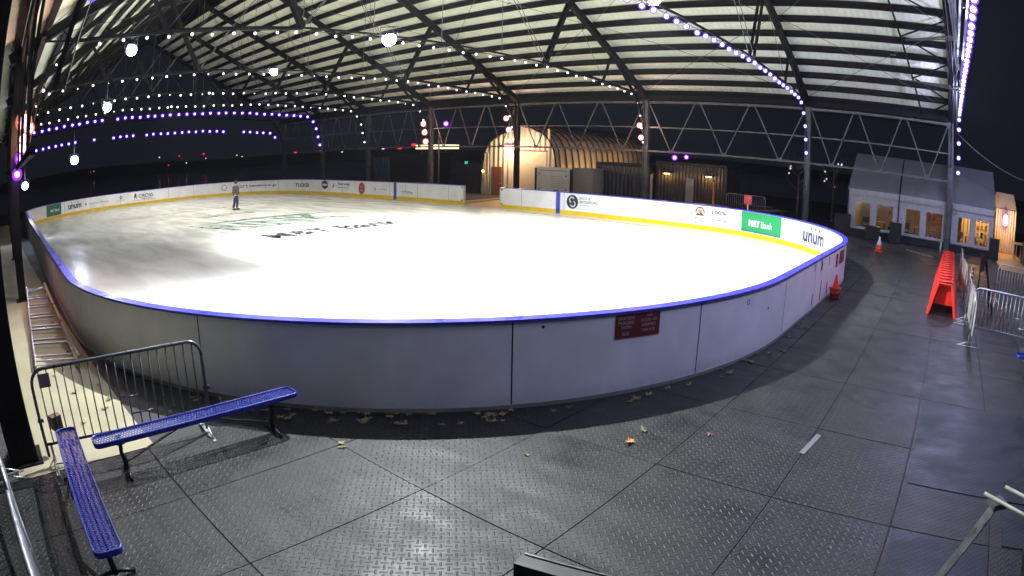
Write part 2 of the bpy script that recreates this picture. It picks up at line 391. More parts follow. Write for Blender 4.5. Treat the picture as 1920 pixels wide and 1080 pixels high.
# ---------------------------------------------------------------- setting: ground, pavement, path
g = MB(); g.box(-600, 400, -300, 700, -1.6, -1.2); g.box(-64, 60, -290, 62, -1.19, -.02); tag(g.build('ground', 'asphalt'), kind='structure')
pv = MB()
xs = [-6.45, -5.16, -3.86, -2.45, -1.15, .14, 1.30, 2.45]
ys = [-2.27, -.38, 1.50, 3.385, 5.27, 7.17, 9.07, 10.97, 12.87, 14.77, 16.67, 18.57, 20.47, 22.37, 24.27, 26.17, 28.07]
for i in range(len(xs)-1):
    for j in range(len(ys)-1):
        if xs[i] < -4 and ys[j] > 6: continue
        dz = random.uniform(-.003, .003)
        pv.box(xs[i]+.006, xs[i+1]-.006, ys[j]+.006, ys[j+1]-.006, -.015, .0+dz)
tag(pv.build('pavement', 'plate'), kind='structure')
p2 = MB()
for (a, b, c_, d) in ((1.46, 2.42, 5.3, 6.2), (.2, 2.4, 6.25, 9.0), (.2, 1.3, 2.0, 5.2)):
    p2.box(a, b, c_, d, .002, .010, rz=R(random.uniform(-.6, .6)))
tag(p2.build('pavement_overlay', 'plate2'), kind='structure')
pa = MB(); pa.box(-48, -6.46, -.25, 1.6, -.015, .0); tag(pa.build('path', 'concrete'), kind='structure')
gv = MB(); gv.box(-60, 6, -30, -.27, -.015, -.004); gv.box(2.47, 30, -.25, 60, -.015, -.004); tag(gv.build('gravel_ground', 'gravel'), kind='structure')

# ---------------------------------------------------------------- rink outline
X0, X1, Y0, Y1, RR = -48.7, -2.8, 1.62, 25.35, 8.2
LX = X1-X0-2*RR; LY = Y1-Y0-2*RR; AR = PI/2*RR; PER = 2*(LX+LY)+4*AR
def rp(s, off=0.0):
    q = rp0(s, off); q.y = wrink(q.x, q.y); return q
RN = 9.2   # the two near corners are wider than the far ones
def rp0(s, off=0.0):
    s %= PER
    segs = (('l', LX, (X0+RN, Y0), (X1-RN, Y0)), ('a', AR, (X1-RN, Y0+RN), -90, RN), ('l', LY, (X1, Y0+RN), (X1, Y1-RR)), ('a', AR, (X1-RR, Y1-RR), 0, RR),
            ('l', LX, (X1-RR, Y1), (X0+RR, Y1)), ('a', AR, (X0+RR, Y1-RR), 90, RR), ('l', LY, (X0, Y1-RR), (X0, Y0+RN)), ('a', AR, (X0+RN, Y0+RN), 180, RN))
    for k, sg in enumerate(segs):
        L = sg[1]
        if s <= L+1e-9 or k == 7:
            t = min(1, s/L)
            if sg[0] == 'l':
                p, q = Vector(sg[2]), Vector(sg[3]); d = (q-p).normalized(); c = p.lerp(q, t); return Vector((c.x+d.y*off, c.y-d.x*off, 0))
            an = R(sg[3]+90*t); return Vector((sg[2][0]+math.cos(an)*(sg[4]+off), sg[2][1]+math.sin(an)*(sg[4]+off), 0))
        s -= L
GATE = (73.61, 76.23)
def ribbon(mb, s0, s1, o0, o1, z0, z1, step=.35):
    n = max(1, int(math.ceil((s1-s0)/step))); vs = []; fs = []
    for i in range(n+1):
        s = s0+(s1-s0)*i/n; a = rp(s, o0); b = rp(s, o1)
        vs += [(a.x, a.y, z0), (b.x, b.y, z0), (b.x, b.y, z1), (a.x, a.y, z1)]
    for i in range(n):
        k = i*4
        fs += [(k, k+1, k+5, k+4), (k+1, k+2, k+6, k+5), (k+2, k+3, k+7, k+6), (k+3, k, k+4, k+7)]
    fs += [(3, 2, 1, 0), (n*4, n*4+1, n*4+2, n*4+3)]
    return mb.add(vs, fs)
ice = MB(); N = 240
top = [rp(PER*i/N, -.10) for i in range(N)]
ice.add([(q.x, q.y, .03) for q in top]+[(q.x, q.y, -.01) for q in top], [tuple(range(N))]+[(i, (i+1) % N, N+(i+1) % N, N+i) for i in range(N)])
ice_o = tag(ice.build('ice', 'ice'), kind='structure')

# painted marks in the ice (children of the ice): text runs along +Y, its top towards -X
def icefn(cx, cy, z=.034, slant=0.0, arch=0.0):
    return lambda a, b: (cx - b - arch*math.cos(a*.5), cy + a + slant*b, z)
M['ice_black'] = mat('ice_paint_black', (.03, .033, .036), .3, 0, .3, 2)
M['ice_green'] = mat('ice_paint_green', (.17, .25, .21), .3, 0, .25, 2)
M['ice_red'] = mat('ice_paint_red', (.36, .06, .06), .3, 0, .3, 2)
text_map('M&T Bank', 6.3, 1.5, icefn(-20.9, 14.1, .0345), .03).build('lettering', 'ice_black', ice_o)
text_map('RINK', 6.6, 2.8, icefn(-25.6, 13.9, .0335, -.25), .03).build('lettering', 'ice_green', ice_o)
text_map("THOMPSON'S POINT", 3.4, .55, icefn(-30.5, 13.8, .0335, 0, .7), .03).build('lettering', 'ice_red', ice_o)
sw = MB()
for (xa, ya, xb, yb, ww) in ((-27.6, 9.8, -26.9, 18.2, .35), (-24.0, 10.2, -23.2, 17.6, .16), (-31.6, 12.0, -31.3, 15.8, .12)):
    pts = []
    for i in range(21):
        t = i/20; pts.append((xa+(xb-xa)*t+math.sin(t*PI)*-.5, ya+(yb-ya)*t, ww*math.sin(t*PI)+.02))
    sw.add([(x-w_, y, .0338) for x, y, w_ in pts]+[(x+w_, y, .0338) for x, y, w_ in pts], [(i, i+1, 22+i, 21+i) for i in range(20)])
sw.build('painted_swoosh', 'ice_green', ice_o)
sl = MB(); sl.box(-36.2, -36.05, 9, 24.9, .0325, .0335); sl.box(-45, -12, 24.25, 24.37, .0325, .0335); sl.build('painted_line', 'ice_red', ice_o)

# ---------------------------------------------------------------- dasher boards
bd = thing('dasher_boards', 'white ice rink boards with blue cap rail and yellow kick strip around the ice', 'rink boards', (-25.7, 13.5, 0))
seams = [40.23-2.66*k for k in range(-30, 15)]
seams = sorted([s % PER for s in seams if -33 < s < 119 and not 26 < s % PER < 44]+[28.3, 33.68, 37.27, 39.79, 42.5])
seams = sorted(set([round(s, 2) for s in seams if not (GATE[0]-.6 < s < GATE[1]+.6)] + [GATE[0], GATE[1]]))
for i, s in enumerate(seams):
    e = seams[(i+1) % len(seams)]
    if e < s: e += PER
    if abs(s-GATE[0]) < .01 or e-s < .2: continue
    mb = MB(); ribbon(mb, s+.0015, e-.0015, 0, -.035, .02, 1.075); ribbon(mb, s+.0015, e-.0015, -.058, -.09, .02, 1.075)
    mb.build('board_panel', 'board_out', bd)
for s in seams:
    if abs(s-GATE[0]) > .1 and abs(s-GATE[1]) > .1 and not 26 < s < 33:
        mb = MB(); ribbon(mb, s-.008, s+.008, .0015, -.002, .05, 1.07); ribbon(mb, s-.008, s+.008, -.088, -.0915, .22, 1.07); mb.build('seam_strip', 'black', bd)
mb = MB()
ribbon(mb, GATE[1], GATE[0]+PER, .03, -.14, 1.078, 1.112, .2); mb.build('cap_rail', 'blue_plastic', bd)
mb = MB(); ribbon(mb, GATE[1], GATE[0]+PER, -.094, -.106, .031, .22, .3); mb.build('kick_plate', 'yellow', bd)
mb = MB(); ribbon(mb, GATE[1], GATE[0]+PER, .0, .012, .0, .05, .3); mb.build('base_trim', 'grey_box', bd)
for s in (69.84, 82.24):
    mb = MB(); ribbon(mb, s-.12, s+.12, -.108, -.125, .03, 1.07); mb.build('divider_post', 'blue_plastic', bd)
for s in GATE:
    mb = MB(); d = .05 if s == GATE[1] else -.05
    ribbon(mb, min(s, s+d), max(s, s+d), .02, -.13, 0, 1.10); mb.build('end_post', 'tan_panel', bd)
    
    for za, zb in ((.95, 1.02), (.22, .30)): mb = MB(); ribbon(mb, s+3*d-.04, s+3*d+.04, -.108, -.13, za, zb); mb.build('gate_hinge', 'ink_brown', bd)
def inner(sc_, zc, lift=.096):
    def fn(a, b):
        p = rp(sc_-a, -lift); return (p.x, p.y, zc+b)
    return fn
def outer(sc_, zc, lift=.004):
    def fn(a, b):
        p = rp(sc_+a, lift); return (p.x, p.y, zc+b)
    return fn
def btext(string, sc_, zc, w_, h_, m, bold=0.0, parent=None, lift=.096, fn=inner):
    return text_map(string, w_, h_, fn(sc_, zc, lift), bold).build('lettering', m, parent or bd)
def shape(polys, m, sc_, zc, lift=.096, name='logo', parent=None, fn=inner):
    mb = MB(); F = fn(sc_, zc, lift)
    for pl in polys: mb.add([F(*q) for q in pl], [tuple(range(len(pl)))])
    return mb.build(name, m, parent or bd)
def disc(r_, n=28, cx=0, cy=0, sx=1): return [(cx+sx*r_*math.cos(2*PI*i/n), cy+r_*math.sin(2*PI*i/n)) for i in range(n)]
def ringp(r0, r1, a0=0, a1=360, n=28, cx=0, cy=0):
    out = []
    for i in range(n):
        a = R(a0+(a1-a0)*i/n); b = R(a0+(a1-a0)*(i+1)/n)
        out.append([(cx+r0*math.cos(a), cy+r0*math.sin(a)), (cx+r1*math.cos(a), cy+r1*math.sin(a)), (cx+r1*math.cos(b), cy+r1*math.sin(b)), (cx+r0*math.cos(b), cy+r0*math.sin(b))])
    return out
def rect(x0, x1, y0, y1, n=8): 
    out = []
    for i in range(n):
        a = x0+(x1-x0)*i/n; b = x0+(x1-x0)*(i+1)/n; out.append([(a, y0), (b, y0), (b, y1), (a, y1)])
    return out
# right hand end: insurance wordmark with dots
btext('unum', 55.47, .58, 1.75, .38, 'ink_navy', .035)
shape([disc(.06, 14, -.28, 0), disc(.06, 14, .05, 0), disc(.06, 14, .42, 0)], 'ink_navy', 55.47, .90)
shape(ringp(.12, .15), 'ink_grey', 52.9, .62)
# green bank banner
bn = MB(); ribbon(bn, 57.84, 60.14, -.094, -.104, .25, 1.05); bn = bn.build('banner', 'bank_green', bd)
btext('M&T', 59.42, .62, .62, .26, 'white_ink', .04, bn, .108)
btext('Bank', 58.70, .62, .66, .26, 'white_ink', 0, bn, .108)
shape(rect(-1.1, 1.1, 0, .07), 'bank_teal', 59.0, .26, .107, 'banner_edge', bn)
# certified marks
shape(ringp(.15, .18), 'ink_grey', 60.48, .66)
btext('B', 60.48, .66, .13, .17, 'ink_grey')
shape(rect(-.17, .17, .27, .29)+rect(-.17, .17, -.27, -.25)+rect(-.17, .17, -.33, -.32), 'ink_grey', 60.48, .66)
shape(rect(-.55, .55, -.30, .32), M['sign_white'], 61.32, .70, .0955, 'sticker')
btext('100%', 61.32, .84, .72, .16, 'ink_navy', .02); btext('Employee Owned', 61.32, .68, .85, .07, 'ink_navy'); shape(rect(-.4, .4, -.06, -.02), 'ink_grey', 61.32, .56)
shape(rect(-.34, .34, -.42, .42), M['sign_white'], 62.28, .70, .0955, 'sticker')
shape(ringp(.17, .23, -10, 190), 'ink_brown', 62.28, .78, .098); shape([disc(.09, 16, 0, .03)], 'ink_orange', 62.28, .78, .098)
shape([[(-.2, -.12), (-.1, -.03), (-.03, -.09), (.06, -.0), (.2, -.12), (.2, -.15), (-.2, -.15)]], 'ink_brown', 62.28, .78, .099)
btext('MOUNTAIN', 62.28, .52, .5, .08, 'ink_brown', .02); btext('COFFEE', 62.28, .41, .36, .08, 'ink_brown', .02)
# savings institution roundel
shape([disc(.34)], 'ink', 69.0, .66)
shape(ringp(.10, .16, 20, 250, 20, -.03, .09)+ringp(.10, .16, 200, 430, 20, .03, -.10), 'board_white', 69.0, .66, .098)
btext('SACO &', 68.28, .86, .62, .12, 'ink_grey', .02); btext('BIDDEFORD', 68.05, .69, 1.05, .13, 'ink_grey', .02); btext('SAVINGS', 68.28, .53, .55, .06, 'ink_grey')
shape(rect(-1.3, 1.3, -.01, .0), 'ink_grey', 67.8, .36)
btext('.ME', 66.6, .34, .3, .07, 'ink_grey')
# gate half
btext('Camp', 81.0, .48, .9, .22, 'ink_grey'); shape(rect(-.03, .0, .05, .42)+rect(-.5, .5, -.02, 0), 'ink_grey', 81.25, .56)
shape(ringp(.05, .09), 'ink_grey', 84.3, .60); btext('PARTNERS', 83.5, .60, .95, .07, 'ink_grey')
shape([disc(.40, 28, 0, 0, .85)], 'ink_red', 85.8, .60); shape(ringp(.12, .17, 40, 320), 'letter_pale', 85.8, .60, .098)
btext('Norway', 87.9, .82, 1.5, .26, 'ink_navy', .02); btext('Savings Bank', 88.0, .58, 1.3, .10, 'ink_navy', .02)
shape([[(-.14, -.2), (.1, -.12), (.22, .2), (.02, 0)]], 'ink_navy', 89.3, .72)
shape([[(-.42, .16), (0, .34), (.42, .16), (.42, -.16), (0, -.34), (-.42, -.16)]], 'ink_navy', 90.38, .74); shape(rect(-.32, .32, -.08, .08), 'sign_white', 90.38, .74, .098)
btext('TUCKER', 93.4, .66, 1.75, .28, 'ink', .03)
btext('hannaford to go', 97.6, .68, 2.6, .20, 'ink', .03)
btext('fort', 99.6, .72, 1.2, .34, 'ink_grey', 0); shape(ringp(.22, .28, 0, 360, 5), 'ink_grey', 101.2, .66)
btext('CROSS', 109.25, .70, 1.6, .28, 'ink', .01); btext('INSURANCE', 109.15, .47, 1.1, .08, 'ink', .01)
shape([[(-.12, -.25), (.0, -.05), (.12, -.25), (.14, .1), (.03, .26), (-.13, .1)]], 'ink_brown', 110.4, .70); shape(rect(-1.3, 1.3, -.02, 0), 'ink_red', 109.4, .38)
shape(ringp(.07, .13), 'ink', 111.98, .74); btext('NORTH POINT', 111.98, .52, .9, .06, 'ink_grey')
btext("Martin's Point", 114.0, .62, 1.8, .16, 'ink_grey'); shape([disc(.07)], 'ink', 115.2, .62)
btext('unum', 116.3, .62, 1.35, .32, 'ink_navy', .03); shape([disc(.05, 12, -.3), disc(.05, 12, .03), disc(.05, 12, .35)], 'ink_navy', 116.3, .90)
bn2 = MB(); ribbon(bn2, 117.75, 119.6, -.094, -.104, .25, 1.05); bn2 = bn2.build('banner', 'bank_teal', bd); btext('M&T Bank', 118.5, .62, 1.1, .2, 'white_ink', .02, bn2, .108)

# signs and stickers on the outside of the boards
def outer_sign(name, label, s0, s1, z0, z1, lines, m='maroon', cat='sign'):
    p = rp((s0+s1)/2, .01); t = thing(name, label, cat, (p.x, p.y, z0))
    mb = MB(); ribbon(mb, s0, s1, .003, .012, z0, z1, .1); mb.build('sign_panel', m, t)
    for (txt, a, b, w_, h_) in lines: text_map(txt, w_, h_, outer((s0+s1)/2+a, (z0+z1)/2+b, .0135), .02).build('lettering', 'letter_pale', t)
    return t
outer_sign('warning_sign', 'dark red rule sign on the near boards beside a panel seam', 38.46, 39.08, .76, 1.055,
           [('SKATERS', -.17, .11, .22, .04), ('PROCEED', -.17, .05, .22, .04), ('WITH', -.17, -.01, .14, .04), ('ICE', -.17, -.09, .09, .04),
            ('NO', .15, .12, .08, .035), ('FOOD OR', .15, .06, .24, .04), ('DRINKS', .15, 0, .2, .04), ('ON ICE', .15, -.07, .18, .04)])
outer_sign('rule_sign', 'dark red rule sign near the right hand bend of the boards', 49.16, 50.0, .64, .98, [('SKATE', 0, .08, .5, .07), ('AT OWN', 0, -.02, .5, .06), ('RISK', 0, -.11, .4, .06)])
outer_sign('narrow_sign', 'narrow dark red strip sign left of the square rule sign', 48.55, 48.85, .62, .96, [('EXIT', 0, 0, .18, .05)])
mk = MB()
for (s, z0, z1, w_) in ((45.4, .86, 1.02, .05), (47.38, .80, 1.0, .07), (46.42, .10, .55, .07), (47.34, .12, .40, .08), (45.38, .12, .38, .07)): ribbon(mk, s-w_/2, s+w_/2, .001, .004, z0, z1)
mk.build('latch_slot', 'black', bd)
shape([[(-.16, -.10), (-.05, .06), (-.12, .12), (.02, .2), (.14, .05), (.08, -.12), (0, -.02)]], 'black', 46.28, .86, .004, 'sticker', None, outer)
shape([disc(.02, 10)], 'black', 37.6, 1.0, .003, 'bolt_hole', None, outer); shape([disc(.025, 10)], 'black', 41.62, .70, .003, 'bolt_hole', None, outer); shape(ringp(.03, .045), 'ink_grey', 40.9, .92, .003, 'scuff_mark', None, outer)

# gate threshold ramp
th = MB(); th.prism([(-24.6, 25.2, .0), (-24.6, 28.2, 0), (-24.6, 28.0, .16), (-24.6, 25.35, .05)], (2.55, 0, 0)); th.box(-24.9, -24.62, 25.4, 28.6, 0, .22)
tag(th.build('gate_ramp', 'wood', off=(-23.3, 26.7, 0)), 'pale wooden ramp in the opening of the far boards', 'ramp')

# ---------------------------------------------------------------- pavilion (train shed)
CX = [.55, -7.34, -16.78, -26.07, -34.16, -41.76, -48.62, -56.0]
SL = .5125
def zraf(y): yy = y if y > YR else 2*YR-y; return 6.41+SL*(YF-yy)
def zpan(y): return zraf(y)+.36
pv_ = thing('pavilion', 'open sided steel train shed roof with trusses, purlins and white sheets over the rink', 'pavilion', (YR-40, YR, 0))
def both(mb, y0, y1, fn):
    fn(y0, y1); fn(2*YR-y0, 2*YR-y1)
# roof sheets: far slope and near slope, open dark ridge
XW, XE = -57.2, .75
for sgn, nm in ((1, 0), (-1, 1)):
    ya = 32.75 if sgn > 0 else 2*YR-32.75; yb = 17.15 if sgn > 0 else 2*YR-17.15
    mb = MB(); za = zpan(32.75)+.17; zb = zpan(17.15)+.17
    mb.prism([(XW, ya, za), (XW, yb, zb), (XW, yb, zb+.04), (XW, ya, za+.04)], (XE-XW, 0, 0)); mb.build('roof_sheet', 'roof', pv_)
mb = MB(); z1 = zpan(17.15)+.17
mb.prism([(XW, 17.15, z1+.005), (XW, 17.15, z1+.95), (XW, YR, z1+1.6), (XW, 2*YR-17.15, z1+.95), (XW, 2*YR-17.15, z1+.005), (XW, 2*YR-17.08, z1+.005), (XW, 2*YR-17.08, z1+.98), (XW, YR, z1+1.68), (XW, 17.08+.14, z1+.98), (XW, 17.08+.14, z1+.005)], (XE-XW, 0, 0))
mb.build('ridge_monitor', 'purlin', pv_)
for k in range(17):
    y = 32.63-.939*k
    for yy in (y, 2*YR-y):
        z = zpan(y); mb = MB()
        mb.box(XW+.1, XE-.1, yy-.055, yy+.055, z-.13, z+.14); mb.box(XW+.1, XE-.1, yy-.11, yy+.11, z-.150, z-.131)
        mb.build('purlin', 'purlin', pv_)
# chord nodes (far half), mirrored for the near half
CH = [(22.06, 7.02), (26.83, 6.76), (29.86, 6.55), (30.45, 6.15), (30.92, 5.3), (31.2, 4.0)]
def mir(q): return (2*YR-q[0], q[1])
for i, x in enumerate(CX):
    tr = MB()
    yt = 31.9
    for sg in (0, 1):
        m_ = (lambda q: q) if sg == 0 else mir
        P = lambda q: (x, m_(q)[0], m_(q)[1])
        tr.beam(P((yt, zraf(yt)-.02)), P((YR, zraf(YR))), .20, .30)
        tr.beam(P((yt, zraf(yt)-.19)), P((YR, zraf(YR)-.17)), .30, .03)
        ch = [(YR, 7.08)]+CH
        for a, b in zip(ch[:-1], ch[1:]):
            tr.beam(P(a), P(b), .05, .07)
        tr.beam((x-.06, m_(ch[1])[0], ch[1][1]+.005), (x-.06, m_(ch[3])[0], ch[3][1]+.005), .035, .05); tr.beam((x+.07, m_(ch[1])[0], ch[1][1]-.06), (x+.07, m_(ch[3])[0], ch[3][1]-.06), .03, .04)
        for a in (-.045, .045):
            tr.beam((x+a*2, m_((23.84, 0))[0], zraf(23.84)-.1), (x+a*2, m_(CH[0])[0], CH[0][1]), .07, .16)
        tr.beam(P((27.66, zraf(27.66)-.1)), P(CH[1]), .09, .12)
        tr.beam(P((30.3, zraf(30.3)-.1)), P((29.86, 6.55)), .05, .05); tr.beam(P((29.86, 6.55)), P((30.9, zraf(30.9)-.1)), .05, .05)
        tr.beam(P((27.9, zraf(27.9)-.15)), P((29.86, 6.55)), .08, .16)
        tr.beam(P((29.86, 6.55)), P((30.9, 5.3)), .07, .13)
    tr.build('truss', 'steel_dark', pv_)
    rd = MB()
    for sg in (0, 1):
        m_ = (lambda q: q) if sg == 0 else mir
        for a in (-.09, .09):
            rd.tube([(x+a, m_(CH[0])[0], CH[0][1]), (x+a, YR+(.6 if sg == 0 else -.6), zraf(YR)-.5)], .014, 5)
        rd.tube([(x, m_((26.83, 0))[0], 6.76), (x, m_((24.1, 0))[0], zraf(24.1)-.1)], .010, 5)
    rd.build('tie_rod', 'steel_grey', pv_)
# columns
for i, x in enumerate(CX):
    for y, near in ((YF, 0), (YN-.08, 1)):
        if near and i == 0: y = YN-.6
        if near and i == 1: x, y = -6.99, -.42
        mb = MB(); hh = 6.25
        mb.box(x-.15, x-.125, y-.13, y+.13, 0, hh); mb.box(x+.125, x+.15, y-.13, y+.13, 0, hh); mb.box(x-.12, x+.12, y-.015, y+.015, 0, hh)
        for z in (.6, 1.8, 3.0, 4.2, 5.4): mb.box(x-.121, x+.121, y-.12, y+.12, z, z+.02)
        mb.box(x-.24, x+.24, y-.22, y+.22, 0, .025)
        if near and i == 1:
            mb = MB(); mb.box(x-.19, x-.155, y-.2, y+.2, 0, hh); mb.box(x+.155, x+.19, y-.2, y+.2, 0, hh); mb.box(x-.15, x+.15, y-.16, y+.16, 0, hh); mb.box(x-.26, x+.26, y-.26, y+.26, 0, .025)
            mb.box(x+.191, x+.21, y-.05, y+.05, .2, .6)
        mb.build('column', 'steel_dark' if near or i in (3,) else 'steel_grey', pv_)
# eave trusses between the columns
for near, y in ((0, YF), (1, YN)):
    for i in range(7):
        xa, xb = CX[i+1], CX[i]
        if near and i == 0:
            mb = MB(); mb.beam((xa, y, 6.1), (-.9, y, 6.1), .10, .12); mb.build('eave_truss', 'steel_dark', pv_)
            mb = MB(); mb.tube([(xa, y+.25, 5.3), (-1.2, y+.05, 5.2)], .018, 6); mb.build('conduit', 'steel_grey', pv_); continue
        mb = MB()
        mb.beam((xa, y, 6.1), (xb, y, 6.1), .10, .12); mb.beam((xa, y+.06, 4.68), (xb, y+.06, 4.68), .06, .07); mb.beam((xa, y, 3.34), (xb, y, 3.34), .09, .10)
        n = 3; dx = (xb-xa)/n
        for k in range(n):
            x0_ = xa+dx*k+.12; xm = xa+dx*(k+.5); x1_ = xa+dx*(k+1)-.12
            top_ = (k*2+1)
            mb.beam((x0_+.05, y, 6.04), (xm-.06, y, 3.39), .055, .06); mb.beam((x1_-.05, y, 6.04), (xm+.06, y, 3.39), .055, .06)
        for k in range(n): 
            xm = xa+dx*(k+.5); mb.box(xm-.15, xm+.15, y-.012, y+.012, 3.28, 3.46)
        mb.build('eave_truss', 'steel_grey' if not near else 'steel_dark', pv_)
# eave beam under the lowest purlin
for y in (YF, YN):
    mb = MB(); mb.box(XW+.2, XE-.1, y-.10, y+.10, 6.22, 6.52); mb.build('eave_beam', 'steel_dark', pv_)
# roof bracing rods (crosses between trusses, near the roof plane)
for i in range(7):
    xa, xb = CX[i]-.1, CX[i+1]+.1
    for ya, yb in ((31.0, 25.6), (25.6, 19.5)):
        mb = MB()
        for (a, b) in ((ya, yb), (yb, ya)):
            for mm in (0, 1):
                q = (lambda v: 2*YR-v) if mm else (lambda v: v)
                mb.tube([(xa, q(a), zraf(a)+.04), (xb, q(b), zraf(b)+.04)], .012, 5)
                xm = xa+(xb-xa)*.35; ym = a+(b-a)*.35; mb.tube([(xm-.12, q(ym), zraf(ym)+.04), (xm+.12, q(ym+(b-a)*.02), zraf(ym)+.04)], .03, 5)
        mb.build('bracing_rod', 'steel_grey', pv_)
# end bay: lattice of the box truss at the open gable
mb = MB(); ylist = [31.6, 28.9, 26.3, 23.7, 21.1, 18.5]
for mm in (0, 1):
    q = (lambda v: 2*YR-v) if mm else (lambda v: v)
    mb.beam((-1.0, q(32.2), zraf(32.2)+.05), (-2.9, q(17), zraf(17)+.05), .07, .10)
    for j in range(5):
        a, b = ylist[j], ylist[j+1]; xa = -1.0-1.9*(32.2-a)/15.2; m_ = (a+b)/2; xm = -1.0-1.9*(32.2-m_)/15.2
        if j % 1 == 0:
            mb.beam((xa, q(a), zraf(a)+.03), (.5, q(m_+.3), zraf(m_)+.03), .06, .06); mb.beam((.5, q(m_+.3), zraf(m_)+.03), (xm-.02, q(b+.1), zraf(b)+.03), .06, .06)
mb.build('end_lattice', 'steel_dark', pv_)
mb = MB()
for (y, z) in ((28.9, zraf(28.9)-.1), (26.3, zraf(26.3)-.1), (2*YR-28.9, zraf(28.9)-.1)):
    for a in (0, .12): mb.beam((-1.5, y, z), (.85, y-5.5 if y > YR else y+5.5, z-1.0+a), .05, .06)
mb.build('gable_strut', 'steel_grey', pv_)
# open gable truss: bright galvanised second truss beside truss 0 with posts
mb = MB()
for mm in (0, 1):
    q = (lambda v: 2*YR-v) if mm else (lambda v: v)
    for dx, zz in ((.14, 0), (.30, -.12)):
        mb.beam((CX[0]+dx, q(32.2), zraf(32.2)-.3+zz), (CX[0]+dx, YR, zraf(YR)-.3+zz), .07, .09)
        mb.beam((CX[0]+dx, q(30.4), 6.2+zz), (CX[0]+dx, q(22.06), 7.10+zz), .06, .07); mb.beam((CX[0]+dx, q(22.06), 7.10+zz), (CX[0]+dx, YR, 7.14+zz), .06, .07)
    for k in range(6):
        y = 30-2.3*k; mb.beam((CX[0]+.2, q(y), 6.9), (CX[0]+.2, q(y-1.1), zraf(y-1.1)-.3), .05, .05)
mb.build('gable_truss', 'steel_grey', pv_)
mb = MB()
for mm in (0, 1):
    q = (lambda v: 2*YR-v) if mm else (lambda v: v)
    mb.prism([(XE+.01, q(32.8), zpan(32.8)-.15), (XE+.01, YR, zpan(YR)+.0), (XE+.01, YR, zpan(YR)+.55), (XE+.01, q(32.8), zpan(32.8)+.3)], (.04, 0, 0))
mb.build('barge_board', 'purlin', pv_)
# hangers seen as thin vertical lines
for i in (2, 3, 4, 5, 6):
    mb = MB()
    for y in (9.7, 15.87, 12.6, 19.2): mb.tube([(CX[i], y, 7.1), (CX[i], y, zraf(y)-.1)], .012, 5)
    mb.build('hanger_rod', 'steel_grey', pv_)

# ---------------------------------------------------------------- string lights
def bulb_mesh(rad, kind):
    return rad
def string_light(i, x, label, kind, rad, step, y0=1.2, y1=31.1, gaps=(), drop=.17, small=0):
    t = thing('string_light', label, 'string lights', (x, YR, 6.9), 'strings of bulbs along the roof trusses')
    full = [(2*YR-q[0], q[1]-drop) for q in reversed(CH)]+[(q[0], q[1]-drop) for q in CH]
    full = [(a if a > 3 and a < 29 else (a+.13 if a < 3 else a-.13), b) for a, b in full]
    # resample
    L = [0]
    for a, b in zip(full[:-1], full[1:]): L.append(L[-1]+math.hypot(b[0]-a[0], b[1]-a[1]))
    def at(s):
        for k in range(len(L)-1):
            if s <= L[k+1]: u_ = (s-L[k])/(L[k+1]-L[k]); return (full[k][0]+(full[k+1][0]-full[k][0])*u_, full[k][1]+(full[k+1][1]-full[k][1])*u_)
        return full[-1]
    n = int(L[-1]/step); pts = []; cab = []
    for k in range(n+1):
        y, z = at(k*L[-1]/n); cab.append((x, wy(x, y), z+.10)); 
        if k < n: ym, zm = at((k+.5)*L[-1]/n); cab.append((x, wy(x, ym), zm+.075))
        pts.append((y, z))
    mb = MB(); mb.tube(cab, .010, 4); mb.build('cable', 'cable', t)
    proto = {}
    for k, (y, z) in enumerate(pts):
        if y < y0 or y > y1 or any(a < y < b for a, b in gaps): continue
        jz = random.uniform(-.03, .02); jy = random.uniform(-.04, .04); rr_ = rad
        key = 'big'
        if small and random.random() < small: key = 'small'; rr_ = rad*.55
        if key not in proto:
            a = MB(); 
            if kind == 'white': a.sphere((0, 0, 0), rr_, 10, 8); o = a.build('bulb', 'bulb_warm', t, off=(0, 0, 0)); g_ = None
            else:
                a.sphere((0, 0, 0), rr_*(.46 if kind == 'purple' else .62), 10, 8); o = a.build('bulb', 'core' if kind == 'purple' else 'core_blue', t, off=(0, 0, 0))
            s_ = MB(); s_.tube([(0, 0, rr_*.8), (0, 0, rr_*.8+.06)], .02, 6); so = s_.build('socket', 'cable', o, off=(0, 0, 0))
            if kind != 'white':
                b_ = MB(); b_.sphere((0, 0, 0), rr_, 12, 9); b_.build('glass', 'globe_purple' if kind == 'purple' else 'globe_blue', o, off=(0, 0, 0))
            proto[key] = o
        else:
            src = proto[key]; o = src.copy(); C.objects.link(o); o.parent = t
            for ch_ in list(src.children): c2 = ch_.copy(); C.objects.link(c2); c2.parent = o
        o.location = (0, wy(x, y)+jy-YR, z+jz-6.9)
    return t
WB = .046
SL_ = [(0, CX[0]+.42, 'blue violet bulb string along the open gable end of the roof', 'blue', .12, .70),
       (1, CX[1], 'bright blue violet bulb string on the nearest inside truss', 'blue', .10, .68),
       (2, CX[2], 'white bulb string on the second inside truss, lowest bulbs by two pink stage lamps', 'white', WB, .74),
       (3, CX[3], 'white bulb string on the truss that ends at the black column by the arched shed', 'white', WB+.004, .74),
       (4, CX[4], 'white bulb string on the truss above the three stacked pink stage lamps', 'white', WB+.012, .74),
       (5, CX[5], 'white bulb string nearest to the far purple ones, curling down its column', 'white', WB+.018, .76),
       (6, CX[6], 'upper purple bulb string at the far end, curling down to the far column', 'purple', .17, .74),
       (7, CX[7], 'lowest purple bulb string at the far end with several gaps', 'purple', .17, .74)]
